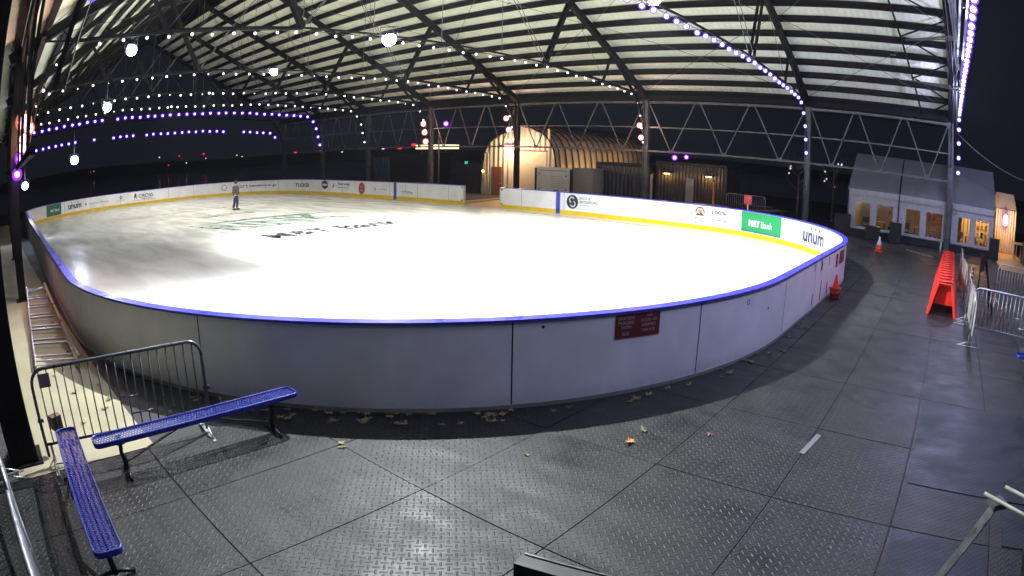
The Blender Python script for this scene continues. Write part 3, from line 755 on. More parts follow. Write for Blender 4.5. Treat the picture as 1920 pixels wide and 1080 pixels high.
for i, x, lb, kd, rad, st in SL_:
    gp = ()
    if i == 6: gp = ((9.9, 10.9),)
    if i == 7: gp = ((8.6, 9.6), (10.4, 12.2), (14.9, 16.2), (24.6, 26.0),)
    tl_ = string_light(i, x, lb, kd, rad, st, gaps=gp, drop=(1.25 if i == 7 else .17), y0=(.9 if 0 < i < 7 else 3), small=(.12 if i in (3, 4, 5) else 0), y1=(31.4 if i != 7 else 30.4))
    if kd == 'blue':
        for yy in ((4, 9, 14, 19, 24, 28.5) if i == 0 else (16, 22, 28)):
            ld = bpy.data.lights.new('string_fill', 'POINT'); ld.energy = 450 if i == 0 else 40; ld.color = (.56, .57, 1); ld.shadow_soft_size = .25  # added points along the string, raised to brighten the near boards
            lo = bpy.data.objects.new('lamp', ld); C.objects.link(lo); lo.parent = tl_; lo.location = (.12 if i == 0 else 0, yy-YR, -.25)

# ---------------------------------------------------------------- flood lights
def flood(name, label, loc, aim, m, power, col, size=.5, spot=150, real=True, top=7.1):
    t = thing(name, label, 'flood light', loc, 'flood lights under the roof'); loc = Vector(loc); d = (Vector(aim)-loc).normalized()
    a = d.cross(Vector((0, 0, 1))).normalized(); b = a.cross(d)
    mb = MB(); sz = size/2
    def fr(dist, k): return [loc+d*dist+a*i_*k+b*j_*k for i_, j_ in ((-1, -1), (1, -1), (1, 1), (-1, 1))]
    A_, B_, C_ = fr(-.14, sz*.45), fr(-.05, sz*.8), fr(.0, sz*.8)
    mb.add(A_+B_+C_, [(3, 2, 1, 0), (0, 1, 5, 4), (1, 2, 6, 5), (2, 3, 7, 6), (3, 0, 4, 7), (4, 5, 9, 8), (5, 6, 10, 9), (6, 7, 11, 10), (7, 4, 8, 11), (8, 9, 10, 11)])
    mb.build('housing', 'black_metal', t)
    ln = MB(); ln.sphere(loc+d*sz*.62, sz*.86, 20, 14); ln.build('lens', m, t)
    br = MB(); br.tube([loc+a*sz*1.15, loc+a*sz*1.15+Vector((0, 0, .28)), loc-a*sz*1.15+Vector((0, 0, .28)), loc-a*sz*1.15], .015, 5)
    br.tube([loc+Vector((0, 0, .28)), (loc.x, loc.y, max(top, loc.z+.3))], .02, 6); br.build('bracket', 'black_metal', t)
    if real:
        ld = bpy.data.lights.new('flood_lamp', 'SPOT'); ld.energy = power; ld.color = col; ld.spot_size = R(spot); ld.spot_blend = .35; ld.shadow_soft_size = size*.30
        lo = bpy.data.objects.new('lamp', ld); C.objects.link(lo); lo.parent = t; lo.location = d*(sz*1.48+.05)
        lo.rotation_euler = d.to_track_quat('-Z', 'Y').to_euler()
    return t
cool = (.93, .97, 1.0)
flood('flood_light', 'dazzling white flood light on the second inside truss, the largest glare', (-16.78, 13.4, 7.1), (-17.5, 14.5, 0), 'lamp_white', P_FLOOD*.72, (1, .98, .93), .55, 108)
flood('flood_light', 'small white flood light behind the largest one, on the third truss', (-26.0, 13.9, 7.1), (-26.5, 14.5, 0), 'lamp_white', P_FLOOD*.20, (1, .98, .93), .42, 118)
flood('flood_light', 'white flood light cut by the top edge above the blue violet string', (-7.34, 14.2, 7.35), (-8.5, 15.5, 0), 'lamp_white', P_FLOOD*1.0, cool, .45, 120)
flood('flood_light', 'flood light over the near right bend of the boards', (-8.0, 6.9, 6.8), (-5.6, 6.0, 0), 'lamp_blue', P_FLOOD*.52, cool, .17, 150)
flood('flood_light', 'bluish flood light cut by the top edge on the left', (-12.3, 3.45, 6.9), (-10, 6, 0), 'lamp_blue', P_FLOOD*.05, (.8, .85, 1), .36)
flood('flood_light', 'large bluish flood light under the near slope, highest of the left row', (-16.9, 4.25, 6.28), (-9, 5.5, 0), 'lamp_blue', P_FLOOD*.015, (.8, .85, 1), .36)
flood('flood_light', 'bluish flood light second from the top in the left row', (-25.2, 5.4, 5.55), (-14, 5.5, 0), 'lamp_blue', P_FLOOD*.015, (.8, .85, 1), .43)
flood('flood_light', 'bluish flood light hanging low before the dark far end', (-34.2, 5.35, 3.75), (-18, 5.5, 0), 'lamp_blue', P_FLOOD*.015, (.8, .85, 1), .53, top=6.6)
flood('flood_light', 'lowest bluish flood light beside the left end of the boards', (-34, 2.2, 2.75), (-15, 2.5, .5), 'lamp_blue', P_FLOOD*.02, (.8, .85, 1), .45, top=6.0)
flood('flood_light', 'added dim fill light over the far end of the ice, fifth truss', (-41.76, 14, 6.95), (-41.5, 14, 0), 'bulb_warm', P_FLOOD*.13, (1, .97, .9), .16, 130)  # added fill, brightens the far ice and the roof sheets
flood('flood_light', 'added dim fill light on the truss above the three stacked pink stage lamps', (-34.16, 13.9, 6.95), (-34.2, 14, 0), 'bulb_warm', P_FLOOD*.14, (1, .97, .9), .16, 130)  # second added fill, evens the light on far ice and roof

# purple/pink stage lamps
def par(label, loc, m, col, power, aim=(-20, 14, 0), size=.16, grp='small stage lamps on the columns'):
    t = thing('stage_lamp', label, 'stage lamp', loc, grp); loc = Vector(loc); d = (CAM-loc).normalized()*.85+(Vector(aim)-loc).normalized()*.3; d.normalize()
    mb = MB(); mb.lathe([(size*.5, -.26), (size, -.2), (size, -.01)], loc, 14, d); mb.build('can', 'black_metal', t)
    if m == 'par_pink':
        ln = MB(); ln.sphere(loc+d*.02, size*.82, 12, 8); ln.build('lamp_core', m, t)
        ln = MB(); ln.sphere(loc+d*.02, size*1.15, 12, 8); ln.build('lens', 'par_orange', t)
    else:
        ln = MB(); ln.sphere(loc+d*.02, size*1.05, 12, 8); ln.build('lens', m, t)
    if m == 'par_purple':
        ln = MB(); ln.sphere(loc+d*.02, size*.62, 12, 8); ln.build('lamp_core', 'core', t)
    br = MB(); br.tube([loc-d*.1, loc-d*.1+Vector((0, .32 if loc.y > 10 else -.32, .05))], .02, 6); br.build('bracket', 'black_metal', t)
    if power > 0:
        ld = bpy.data.lights.new('stage', 'POINT'); ld.energy = power; ld.color = col; ld.shadow_soft_size = .08
        lo = bpy.data.objects.new('lamp', ld); C.objects.link(lo); lo.parent = t; lo.location = d*.26
    return t
org_ = (1, .55, .40)
for k, (lb, x, z, pw) in enumerate((('upper pink stage lamp on the column right of the arched shed', -16.94, 4.74, 26), ('lower pink stage lamp on the column right of the arched shed', -16.83, 4.06, 26),
        ('top pink stage lamp on the black column before the arched shed', -26.57, 5.17, 20), ('middle pink stage lamp on the black column before the arched shed', -26.34, 4.43, 20), ('lowest pink stage lamp on the black column before the arched shed', -26.23, 3.72, 20),
        ('top one of three pink stage lamps left of the green exit light', -34.41, 5.03, 16), ('middle one of three pink stage lamps left of the green exit light', -34.28, 4.40, 16), ('lowest one of three pink stage lamps left of the green exit light', -34.15, 3.73, 16))):
    par(lb, (x, 30.95, z), 'par_pink', org_, pw*2.6, size=.15+.02*(k > 1)+.03*(k > 4))
par('lone purple stage lamp right of the three pink ones', (-32.43, 31.3, 4.98), 'par_purple', (.4, .1, 1), 4, size=.20)
par('left purple stage lamp under the eave truss', (-14.9, 31.3, 3.05), 'par_purple', (.4, .1, 1), 6, size=.15)
par('right purple stage lamp under the eave truss', (-14.19, 31.3, 3.12), 'par_purple', (.4, .1, 1), 6, size=.13)
for k, (lb, x, y, z, m, pw) in enumerate((('dazzling pink stage lamp at the left edge, highest of its cluster', -16.7, 1.0, 4.52, 'par_pink', 22), ('pink stage lamp just right of the highest one at the left edge', -16.7, 1.18, 4.33, 'par_pink', 6),
        ('third pink stage lamp down at the left edge', -16.7, 1.02, 4.08, 'par_pink', 12), ('fourth pink stage lamp down at the left edge', -16.7, .98, 3.86, 'par_pink', 12), ('purple stage lamp under the pink cluster at the left edge', -16.7, .90, 3.60, 'par_purple', 3),
        ('lowest purple stage lamp at the left edge', -16.7, .82, 3.20, 'par_purple', 3))):
    par(lb, (x, y, z), m, (1, .5, .3) if m == 'par_pink' else (.4, .1, 1), pw*4, aim=(-18, 5, 0), size=.24 if k == 0 else .16)


# ================================================================ objects
def frame_curve(pts, rad, n=8, closed=False): mb = MB(); mb.tube(pts, rad, n, closed); return mb
def rounded(w_, h0, h1, r_, k=5):
    # rounded rectangle in x/z, from lower left going round
    out = []
    for cx, cz, a0 in ((w_/2-r_, h1-r_, 0), (-w_/2+r_, h1-r_, 90)):
        for i in range(k+1): a = R(a0+90*i/k); out.append((cx+r_*math.cos(a), 0, cz+r_*math.sin(a)))
    return [(w_/2, 0, h0)]+out+[(-w_/2, 0, h0)]

# ---- crowd barriers
def barrier(label, loc, rz, w_=2.2, h=1.08, nb=20, m='gal', group='metal crowd barriers', braces=True, feet='gal'):
    t = thing('crowd_barrier', label, 'crowd barrier', (0, 0, 0), group)
    fr = MB(); fr.tube(rounded(w_, .12, h, .17), .021, 8); fr.tube([(w_/2, 0, .26), (-w_/2, 0, .26)], .017, 8); fr.build('frame', m, t)
    for k in range(nb):
        x = -w_/2+(k+1)*w_/(nb+1); top_ = h-.012
        e = w_/2-abs(x)
        if e < .17: top_ = h-.17+math.sqrt(max(0, .17**2-(.17-e)**2))
        mb = MB(); mb.tube([(x, 0, .26), (x, 0, top_)], .0095, 6); mb.build('bar', m, t)
    if braces:
        for (a, b, z) in ((.0, .22, .62), (.05, .27, .42)):
            mb = MB(); mb.tube([(a*w_, -.006, z), (a*w_+b, -.006, z)], .010, 5); mb.build('brace', m, t)
    for sg in (-1, 1):
        mb = MB(); x = sg*w_*.47; mb.tube([(x, 0, .25), (x, 0, .05)], .018, 6); mb.box(x-.022, x+.022, -.30, .30, .0, .012); mb.tube([(x, -.24, .012), (x, 0, .10), (x, .24, .012)], .010, 5); mb.build('foot', feet, t)
    for sg in (-1, 1):
        mb = MB(); mb.box(sg*(w_/2+.0)-.03, sg*(w_/2)+.05, -.012, .012, .52, .56); mb.build('hook', m, t)
    t.location = loc; t.rotation_euler = (0, 0, rz); return t
b0 = barrier('dark metal crowd barrier between the left end bench and the boards', (-6.50, 1.30, 0), R(84), 2.15, 1.10, 19, 'dark_gal', feet='gal')
tg = MB(); tg.box(-.98, -.83, -.026, -.021, .90, 1.05); tg.build('name_plate', 'ink_grey', b0, off=(0, 0, 0))
bS = barrier('silver crowd barrier at the left edge, seen from above behind the column foot', (-7.75, -.50, 0), R(2), 2.3, 1.08, 20, 'gal')
b_ = dup(bS, (-5.38, -.36, 0), R(3), 'silver crowd barrier running out of the lower left corner')
b_ = dup(bS, (-3.0, -.28, 0), R(1), 'silver crowd barrier ahead of the lower left corner, mostly below the picture')
bR = barrier('nearest silver crowd barrier on the right, in front of the gravel', (2.22, 13.55, 0), R(-6), 2.3, 1.08, 20, 'gal')
b_ = dup(bR, (3.45, 19.35, 0), R(-2), 'silver crowd barrier on the right lit by the warm alley light')
b_ = dup(bR, (4.6, 12.9, 0), R(-8), 'silver crowd barrier cut by the right edge')
barrier('far crowd barrier behind the boards beside the third far column', (-11.3, 33.2, 0), R(-4), 2.4, 1.3, 18, 'gal')

# white sheeted barriers seen edge on
def sheet_barrier(label, loc, rz):
    t = thing('sheeted_barrier', label, 'barrier panel', (0, 0, 0), 'white sheeted barriers in a row')
    fr = MB(); fr.tube(rounded(2.3, .12, 1.08, .17), .019, 8); fr.build('frame', 'gal', t)
    mb = MB()
    nx = 14; vs = []; 
    for i in range(nx+1):
        x = -1.12+2.24*i/nx
        for j in range(5): z = .22+.84*j/4; vs.append((x, -.03-.035*math.sin(i*1.3+j)*(j/4)-.02, z))
    mb.add(vs, [(i*5+j, (i+1)*5+j, (i+1)*5+j+1, i*5+j+1) for i in range(nx) for j in range(4)], True); mb.build('sheet', 'tent_wall', t)
    for sg in (-1, 1):
        mb = MB(); x = sg*1.05; mb.tube([(x, 0, .25), (x, 0, .03)], .016, 6); mb.box(x-.022, x+.022, -.28, .28, 0, .012); mb.tube([(x, -.24, .012), (x, 0, .10), (x, .24, .012)], .010, 5); mb.build('foot', 'gal', t)
    t.location = loc; t.rotation_euler = (0, 0, rz); return t
s0 = sheet_barrier('nearest white sheeted barrier, right of the red stack', (1.04, 13.9, 0), R(91))
dup(s0, (1.12, 16.4, 0), R(86), 'second white sheeted barrier behind the nearest one'); dup(s0, (1.0, 18.9, 0), R(93), 'third white sheeted barrier, beside the middle of the red stack')
dup(s0, (1.02, 21.4, 0), R(89), 'last white sheeted barrier before the tents')

# pink notice on a dark easel
t = thing('easel_sign', 'pink notice on a dark stand behind the white sheeted barriers', 'sign', (1.62, 17.6, 0))
mb = MB(); mb.add([(1.40, 16.9, .98), (1.62, 17.9, .98), (1.64, 17.9, 1.42), (1.42, 16.9, 1.42)], [(0, 1, 2, 3)]); mb.add([(1.41, 16.9, .98), (1.64, 17.9, .98), (1.66, 17.9, 1.42), (1.44, 16.9, 1.42)], [(0, 1, 2, 3)]); mb.build('sign_panel', mat('pink_card', (.62, .10, .14), .5), t)
mb = MB(); mb.beam((1.42, 16.9, 0), (1.44, 16.95, 1.5), .04, .04); mb.build('leg', 'black_metal', t); mb = MB(); mb.beam((1.95, 17.9, 0), (1.66, 17.92, 1.5), .04, .04); mb.build('leg', 'black_metal', t)
mb = MB(); mb.beam((2.0, 17.0, 0), (1.6, 17.4, 1.3), .04, .04); mb.build('leg', 'black_metal', t)

# ---- perforated benches
def bench(label, loc, rz, L_=2.52, W_=.27):
    t = thing('perforated_bench', label, 'bench', (0, 0, 0), 'blue perforated metal benches')
    z = .455; rr_ = .07
    pts = []
    for cx, cy, a0 in ((L_/2-rr_, W_/2-rr_, 0), (-L_/2+rr_, W_/2-rr_, 90), (-L_/2+rr_, -W_/2+rr_, 180), (L_/2-rr_, -W_/2+rr_, 270)):
        for i in range(5): a = R(a0+90*i/4); pts.append((cx+rr_*math.cos(a), cy+rr_*math.sin(a)))
    n = len(pts); mb = MB(); vs = []
    for (k_, zz) in ((1.0, z-.052), (1.0, z-.008), (.985, z), (.95, z), (.935, z-.012)):
        for x, y in pts:
            d_ = (1-k_)*W_; vs.append((x-math.copysign(d_, x)*1, y-math.copysign(d_, y)*.9, zz))
    fs = [(j*n+i, j*n+(i+1) % n, (j+1)*n+(i+1) % n, (j+1)*n+i) for j in range(4) for i in range(n)]
    mb.add(vs, fs, True); 
    # woven strands
    st = .034; hx, hy = L_/2-.016, W_/2-.016
    k = -int((hx+hy)/st)-1
    while k*st < hx+hy:
        for sg in (1, -1):
            # line x - sg*1.0*y = k*st, diamond slope 60 deg
            a = []; 
            for y in (-hy, hy): a.append((k*st+sg*y*.35, y))
            (xa, ya), (xb, yb) = a
            def clip(p, q):
                if p[0] > hx and q[0] > hx or p[0] < -hx and q[0] < -hx: return None
                out = []
                for (m1, m2) in ((p, q), (q, p)):
                    x, y = m1
                    if x > hx: y = m1[1]+(m2[1]-m1[1])*(hx-m1[0])/(m2[0]-m1[0]); x = hx
                    if x < -hx: y = m1[1]+(m2[1]-m1[1])*(-hx-m1[0])/(m2[0]-m1[0]); x = -hx
                    out.append((x, y))
                return out
            c = clip((xa, ya), (xb, yb))
            if c and math.hypot(c[0][0]-c[1][0], c[0][1]-c[1][1]) > .02: mb.beam((*c[0], z-.020), (*c[1], z-.020), .011, .005)
        k += 1
    mb.build('seat', 'blue_coat', t)
    for sg in (-1, 1):
        lg = MB(); x = sg*(L_/2-.32)
        lg.box(x-.03, x+.03, -W_/2+.03, W_/2-.03, z-.075, z-.053)
        lg.tube([(x, 0, z-.07), (x+sg*.015, 0, z-.2), (x-sg*.01, 0, .16), (x, 0, .03)], [.028, .024, .03, .034], 8)
        lg.tube([(x, -.19, .018), (x, -.08, .045), (x, 0, .06), (x, .08, .045), (x, .19, .018)], .020, 6); lg.tube([(x-.05, 0, z-.1), (x+.05, 0, z-.1)], .02, 6); lg.build('leg', 'black_metal', t)
        bc = MB(); bc.beam((x, 0, .13), (sg*.12, 0, z-.06), .035, .012); bc.build('brace', 'black_metal', t)
    t.location = loc; t.rotation_euler = (0, 0, rz); return t
be = bench('blue perforated bench in front of the dark crowd barrier, with its shadow on the plates', (-5.93, 2.02, 0), R(88.5))
dup(be, (-5.22, .44, 0), R(-3.5), 'blue perforated bench running out of the lower left of the picture')
dup(be, (3.25, 11.2, 0), R(4), 'blue perforated bench cut by the right edge')

# ---- ladder lying beside the boards
t = thing('ladder', 'long aluminium ladder lying flat between the column and the boards', 'ladder', (-14, 1.1, 0))
A0, A1, B0, B1 = Vector((-18.3, 1.02, .07)), Vector((-10.2, .52, .07)), Vector((-18.0, 1.62, .09)), Vector((-9.75, 1.30, .09))
mb = MB(); mb.beam(A0, A1, .03, .09); mb.build('rail', 'gal', t)
n = 7
for k in range(n):
    q = (k+.5)/n
    for dq in (-.018, .018):
        mb = MB(); mb.beam(A0.lerp(A1, q+dq), B0.lerp(B1, q+dq), .05, .03); mb.build('rung', 'gal', t)
mb = MB(); mb.beam(B0, B1, .03, .07); mb.build('rail', 'gal', t)
t = thing('marker_pole', 'pale ribbed pole with coloured bands lying on the ladder', 'pole', (-14, 1.4, 0))
mb = MB()
P0, P1 = Vector((-17.9, 1.60, .15)), Vector((-10.1, 1.36, .15)); mb.tube([P0, P1], .035, 8)
for k in range(24): q = P0.lerp(P1, (k+.5)/24); mb.tube([q, q+(P1-P0)*.006], .045, 8)
mb.build('pole', mat('cream', (.62, .56, .36), .5), t)
mb = MB(); q = P0.lerp(P1, .40); mb.tube([q, q+(P1-P0)*.03], .047, 8); mb.build('band', 'red', t); mb = MB(); q = P0.lerp(P1, .62); mb.tube([q, q+(P1-P0)*.05], .047, 8); mb.build('band', 'ink_orange', t)
t = thing('cable_box', 'small dark junction box with loose cables on the column foot', 'junction box', (-7.0, .55, 0))
mb = MB(); mb.box(-6.96, -6.84, .38, .52, .30, .46, R(20)); mb.build('box', 'black_metal', t)
mb = MB(); mb.tube([(-6.9, .42, .3), (-6.85, .5, .1), (-6.7, .62, .02), (-6.55, .5, .02), (-6.6, .3, .02)], .008, 5); mb.build('cable', 'cable', t)

# ---- cone in a bucket, far cone
t = thing('bucket', 'red bucket against the boards with a cone standing in it', 'bucket', (-2.60, 15.2, 0))
mb = MB(); mb.lathe([(.0, .01), (.12, .01), (.15, .26), (.162, .27), (.162, .29), (.145, .29), (.115, .04), (.0, .04)], (-2.58, 15.2, 0), 20); mb.build('body', 'red2', t)
mb = MB(); mb.tube([(-2.58+.155*math.cos(a), 15.2+.155*math.sin(a), .28-.12*abs(math.sin(a/1))) for a in [PI+PI*i/10 for i in range(11)]], .006, 5); mb.build('handle', 'gal', t)
t = thing('traffic_cone', 'red traffic cone standing inside the bucket by the boards', 'traffic cone', (-2.58, 15.2, .05))
mb = MB(); mb.lathe([(.10, .05), (.10, .08), (.092, .22), (.022, .58), (.014, .60), (.0, .6)], (-2.58, 15.2, 0), 20); mb.build('cone_body', 'red', t)
t = thing('traffic_cone', 'small red and white cone on the plates before the first tent door', 'traffic cone', (-2.69, 26.7, 0))
mb = MB(); mb.box(-2.87, -2.51, 26.52, 26.88, .003, .035, bev=.01); mb.build('base', 'red', t)
mb = MB(); mb.lathe([(.15, .03), (.13, .20)], (-2.69, 26.7, 0), 18); mb.build('cone_body', 'red', t); mb = MB(); mb.lathe([(.13, .20), (.10, .40)], (-2.69, 26.7, 0), 18); mb.build('reflective_band', mat('pink_band', (.80, .45, .45), .4), t)
mb = MB(); mb.lathe([(.10, .40), (.05, .47), (.035, .62), (.0, .62)], (-2.69, 26.7, 0), 18); mb.build('cone_tip', 'white_ink', t)

# ---- stack of red plastic A-frame skating aids
def aframe(m='red'):
    t = thing('skating_aid', 'x', 'skating aid', (0, 0, 0), 'red plastic skating aids nested in a long stack')
    # faces -Y; trapezoid of two splayed side panels, top bar and recessed cross panel
    for sg in (-1, 1):
        mb = MB()
        mb.prism([(sg*.43, -.05, .0), (sg*.36, -.05, .0), (sg*.155, .02, .78), (sg*.21, .02, .80)], (sg*.0, .10, 0))
        mb.prism([(sg*.43, .05, .0), (sg*.395, .05, .0), (sg*.18, .12, .78), (sg*.21, .12, .79)], (0, .42, 0))
        mb.build('side_panel', m, t)
    mb = MB(); mb.prism([(-.21, 0, .77), (.21, 0, .77), (.20, .02, .83), (-.20, .02, .83)], (0, .13, 0)); mb.tube([(-.19, -.01, .835), (.19, -.01, .835)], .022, 8); mb.build('hand_bar', m, t)
    mb = MB(); mb.prism([(-.26, .34, .22), (.26, .34, .22), (.17, .30, .77), (-.17, .30, .77)], (0, .03, 0)); mb.build('cross_panel', m, t)
    return t
a0 = aframe(); NA = 15
a0.location = (.36, 15.42, 0); a0.rotation_euler = (0, 0, R(-5)); a0['label'] = 'front red skating aid of the long nested stack'
words = ['second', 'third', 'fourth', 'fifth', 'sixth', 'seventh', 'eighth', 'ninth', 'tenth', 'eleventh', 'twelfth', 'thirteenth', 'fourteenth']
for k in range(1, NA):
    lb = 'rearmost red skating aid, at the tent end of the stack' if k == NA-1 else words[k-1]+' red skating aid from the front of the nested stack'
    a = dup(a0, (.36+.012*k+random.uniform(-.015, .015), 15.42+.52*k, .012), R(-4+random.uniform(-1.2, 1.2)), lb)

# ---- foreground: black rail and metal stand near the camera
t = thing('black_railing', 'black steel railing cut off by the bottom edge near the middle', 'railing', (-1.5, 2.2, 0))
mb = MB(); mb.beam((-1.68, 2.10, .95), (.4, 2.58, .95), .10, .10); mb.build('top_rail', 'black', t)
mb = MB(); mb.beam((-1.68, 2.155, 1.004), (.4, 2.635, 1.004), .012, .006); mb.build('edge_trim', 'dark_gal', t)
for (x, w_) in ((-1.50, .06), (-1.30, .12), (-.2, .06)):
    mb = MB(); y = 2.13+(x+1.72)*.231; mb.box(x-w_/2, x+w_/2, y-.06, y, 0, .90); mb.build('post', 'black', t)
mb = MB(); mb.box(-1.36, -1.28, 2.12, 2.17, 1.001, 1.006, R(13)); mb.build('bracket_plate', 'dark_gal', t)
t = thing('saw_horse', 'dark trestle with two pale round top bars in the lower right corner', 'trestle', (1.1, 4.1, 0))
for (p_, q_) in (((.80, 4.14, 1.06), (1.75, 3.55, 1.06)), ((1.00, 4.31, 1.06), (1.95, 3.75, 1.06))):
    mb = MB(); mb.tube([p_, q_], .014, 8); mb.build('top_bar', mat('pale_bar', (.22, .23, .19), .5, 0, .2, 20), t)
for (p_, q_) in (((.92, 4.06, 1.05), (.44, 3.75, .0)), ((1.5, 3.7, 1.05), (1.05, 3.38, 0)), ((1.25, 4.15, 1.05), (1.7, 4.5, 0))):
    mb = MB(); mb.beam(p_, q_, .075, .02, (1, 1, 0)); mb.build('leg', 'dark_gal', t)
mb = MB(); mb.box(.86, 1.0, 4.03, 4.16, 1.0, 1.045, R(30)); mb.build('clamp', 'dark_gal', t)
mb = MB(); mb.box(-1.155, -1.085, 6.36, 6.98, .004, .008, R(-6)); tag(mb.build('tape_strip', 'tape', off=(-1.12, 6.67, .004)), 'short pale strip of tape on a plate seam right of the middle', 'tape')

# ---- fallen leaves
def leaf_mb(sz, seed):
    rnd = random.Random(seed); mb = MB(); n = 20; vs = [(0, 0, .012)]
    for i in range(n):
        a = 2*PI*i/n; rad = sz*((1.0 if i % 4 == 0 else (.42 if i % 2 else .72))+rnd.uniform(-.1, .1))
        if i == 15: rad = sz*1.2
        vs.append((rad*math.cos(a), rad*math.sin(a), .004+rnd.uniform(0, .035)*(rad/sz)))
    mb.add(vs, [(0, 1+i, 1+(i+1) % n) for i in range(n)]); return mb
protos = []
lf = []
rnd = random.Random(3)
def rim(s, off): q = rp(s, off); return (q.x, q.y)
spots = []
for s, n, sp in ((34.5, 7, .12), (35.7, 7, .12), (36.1, 5, .1), (37.0, 6, .15), (34.75, 5, .25), (35.25, 4, .2), (35.5, 3, .12), (35.9, 3, .2), (36.5, 3, .25), (37.2, 5, .25), (37.7, 2, .2), (38.6, 4, .3), (39.3, 2, .2), (40.3, 3, .25), (40.8, 3, .3), (41.6, 4, .3), (42.6, 2, .2), (43.6, 4, .25), (44.1, 2, .2), (33.8, 6, .35), (34.2, 5, .3)):
    for k in range(n): spots.append(rim(s+rnd.uniform(-sp, sp), rnd.uniform(.04, .38)))
spots += [(-5.16, 3.40), (-5.08, 3.36), (-3.6, 4.6), (-2.95, 5.9)]
spots += [(-7.6, .9), (-8.8, 1.0), (-9.8, .8), (-11.0, 1.3), (-12.2, 1.2), (-7.9, 1.3), (-8.9, 1.45), (-10.6, 1.45), (-11.8, 1.50), (-8.2, 1.45), (-13.5, 1.3)]
for k, (x, y) in enumerate(spots):
    if k < 5: o = leaf_mb(.062, k).build('fallen_leaf', 'leaf%d' % (1+k % 2), None, off=(0, 0, 0)); protos.append(o)
    else: o = protos[k % 5].copy(); C.objects.link(o)
    o.location = (x, y, .004); o.rotation_euler = (0, 0, rnd.uniform(0, 6)); s_ = rnd.uniform(.65, 1.15); o.scale = (s_, s_, s_)
    o['category'] = 'leaf'; o['group'] = 'dry leaves fallen along the foot of the boards'; o['label'] = 'dry tan leaf lying on the floor along the foot of the boards'
o = leaf_mb(.075, 77).build('fallen_leaf', 'leaf3', None, off=(0, 0, 0)); o.location = (-2.93, 5.55, .006); tag(o, 'orange brown curled leaf alone on the plates below the dark red sign', 'leaf')
o = leaf_mb(.05, 78).build('fallen_leaf', 'leaf4', None, off=(0, 0, 0)); o.location = (-2.28, 6.25, .006); tag(o, 'small pale purple leaf on the plates right of the orange one', 'leaf')

# ---- person on the ice
t = thing('person', 'person in a grey coat and dark trousers walking on the far part of the ice', 'person', (-33.48, 15.47, .03))
def skin_mesh(name, nodes, edges, m, parent, sub=2):
    me = bpy.data.meshes.new(name); o = bpy.data.objects.new(name, me); C.objects.link(o); o.parent = parent
    me.from_pydata([q[0] for q in nodes], edges, []); md = o.modifiers.new('s', 'SKIN'); 
    for i, q in enumerate(nodes):
        sv = me.skin_vertices[0].data[i]; sv.radius = (q[1], q[1]) if not isinstance(q[1], tuple) else q[1]; sv.use_root = (i == 0)
    sd = o.modifiers.new('d', 'SUBSURF'); sd.levels = sub; sd.render_levels = sub; md.use_smooth_shade = True; me.materials.append(M[m]); return o
# local frame: walks towards +X/+Y side (to the right in the picture)
dr = Vector((.77, .64, 0)); sd_ = Vector((-.64, .77, 0))
def pp(fw, side, z): return tuple(dr*fw + sd_*side + Vector((0, 0, z)))
body = [(pp(0, 0, .86), .13), (pp(.0, 0, 1.08), (.12, .16)), (pp(-.01, 0, 1.30), (.12, .17)), (pp(.0, 0, 1.41), .055), (pp(.02, 0, 1.47), .052), (pp(.035, 0, 1.56), (.085, .075)), (pp(.03, 0, 1.64), .06),
        (pp(.02, .09, .80), .085), (pp(.05, .09, .46), .062), (pp(.0, .09, .10), .042), (pp(.16, .09, .04), .035),
        (pp(-.02, -.09, .80), .085), (pp(-.05, -.09, .46), .062), (pp(-.16, -.09, .10), .042), (pp(-.02, -.09, .04), .035),
        (pp(-.01, .19, 1.32), .06), (pp(.0, .23, 1.06), .048), (pp(.12, .22, .84), .036), (pp(-.01, -.19, 1.32), .06), (pp(-.06, -.23, 1.06), .048), (pp(-.02, -.23, .82), .036)]
skin_mesh('body', body, [(0, 1), (1, 2), (2, 3), (3, 4), (4, 5), (5, 6), (0, 7), (7, 8), (8, 9), (9, 10), (0, 11), (11, 12), (12, 13), (13, 14), (2, 15), (15, 16), (16, 17), (2, 18), (18, 19), (19, 20)], 'skin', t)
coat = [(pp(0, 0, .78), (.17, .20)), (pp(.0, 0, 1.08), (.155, .20)), (pp(-.01, 0, 1.31), (.14, .19)), (pp(.0, 0, 1.43), .075),
        (pp(-.01, .20, 1.33), .085), (pp(.0, .25, 1.06), .075), (pp(.11, .235, .87), .058), (pp(-.01, -.20, 1.33), .085), (pp(-.06, -.25, 1.06), .075), (pp(-.03, -.245, .85), .058)]
skin_mesh('coat', coat, [(0, 1), (1, 2), (2, 3), (2, 4), (4, 5), (5, 6), (2, 7), (7, 8), (8, 9)], 'coat', t)
tr_ = [(pp(0, 0, .84), .12), (pp(.02, .09, .76), .105), (pp(.05, .09, .46), .082), (pp(.0, .09, .10), .07), (pp(-.02, -.09, .76), .105), (pp(-.05, -.09, .46), .082), (pp(-.16, -.09, .10), .07)]
skin_mesh('trousers', tr_, [(0, 1), (1, 2), (2, 3), (0, 4), (4, 5), (5, 6)], 'trousers', t)
for fw, sd2 in ((.07, .09), (-.09, -.09)):
    mb = MB(); q = Vector(pp(fw, sd2, .05)); mb.sphere((0, 0, 0), .055, 10, 8, (2.6, .95, .95)); o = mb.build('shoe', 'black', t, off=(0, 0, 0)); o.location = q; o.rotation_euler = (0, 0, math.atan2(dr.y, dr.x))
mb = MB(); mb.sphere((0, 0, 0), .108, 12, 8, (1.02, .92, 1.0)); o = mb.build('hair', 'hair', t, off=(0, 0, 0)); o.location = pp(.005, 0, 1.585)
mb = MB(); mb.sphere((0, 0, 0), .016, 6, 5); o = mb.build('nose', 'skin', t, off=(0, 0, 0)); o.location = pp(.125, 0, 1.545)
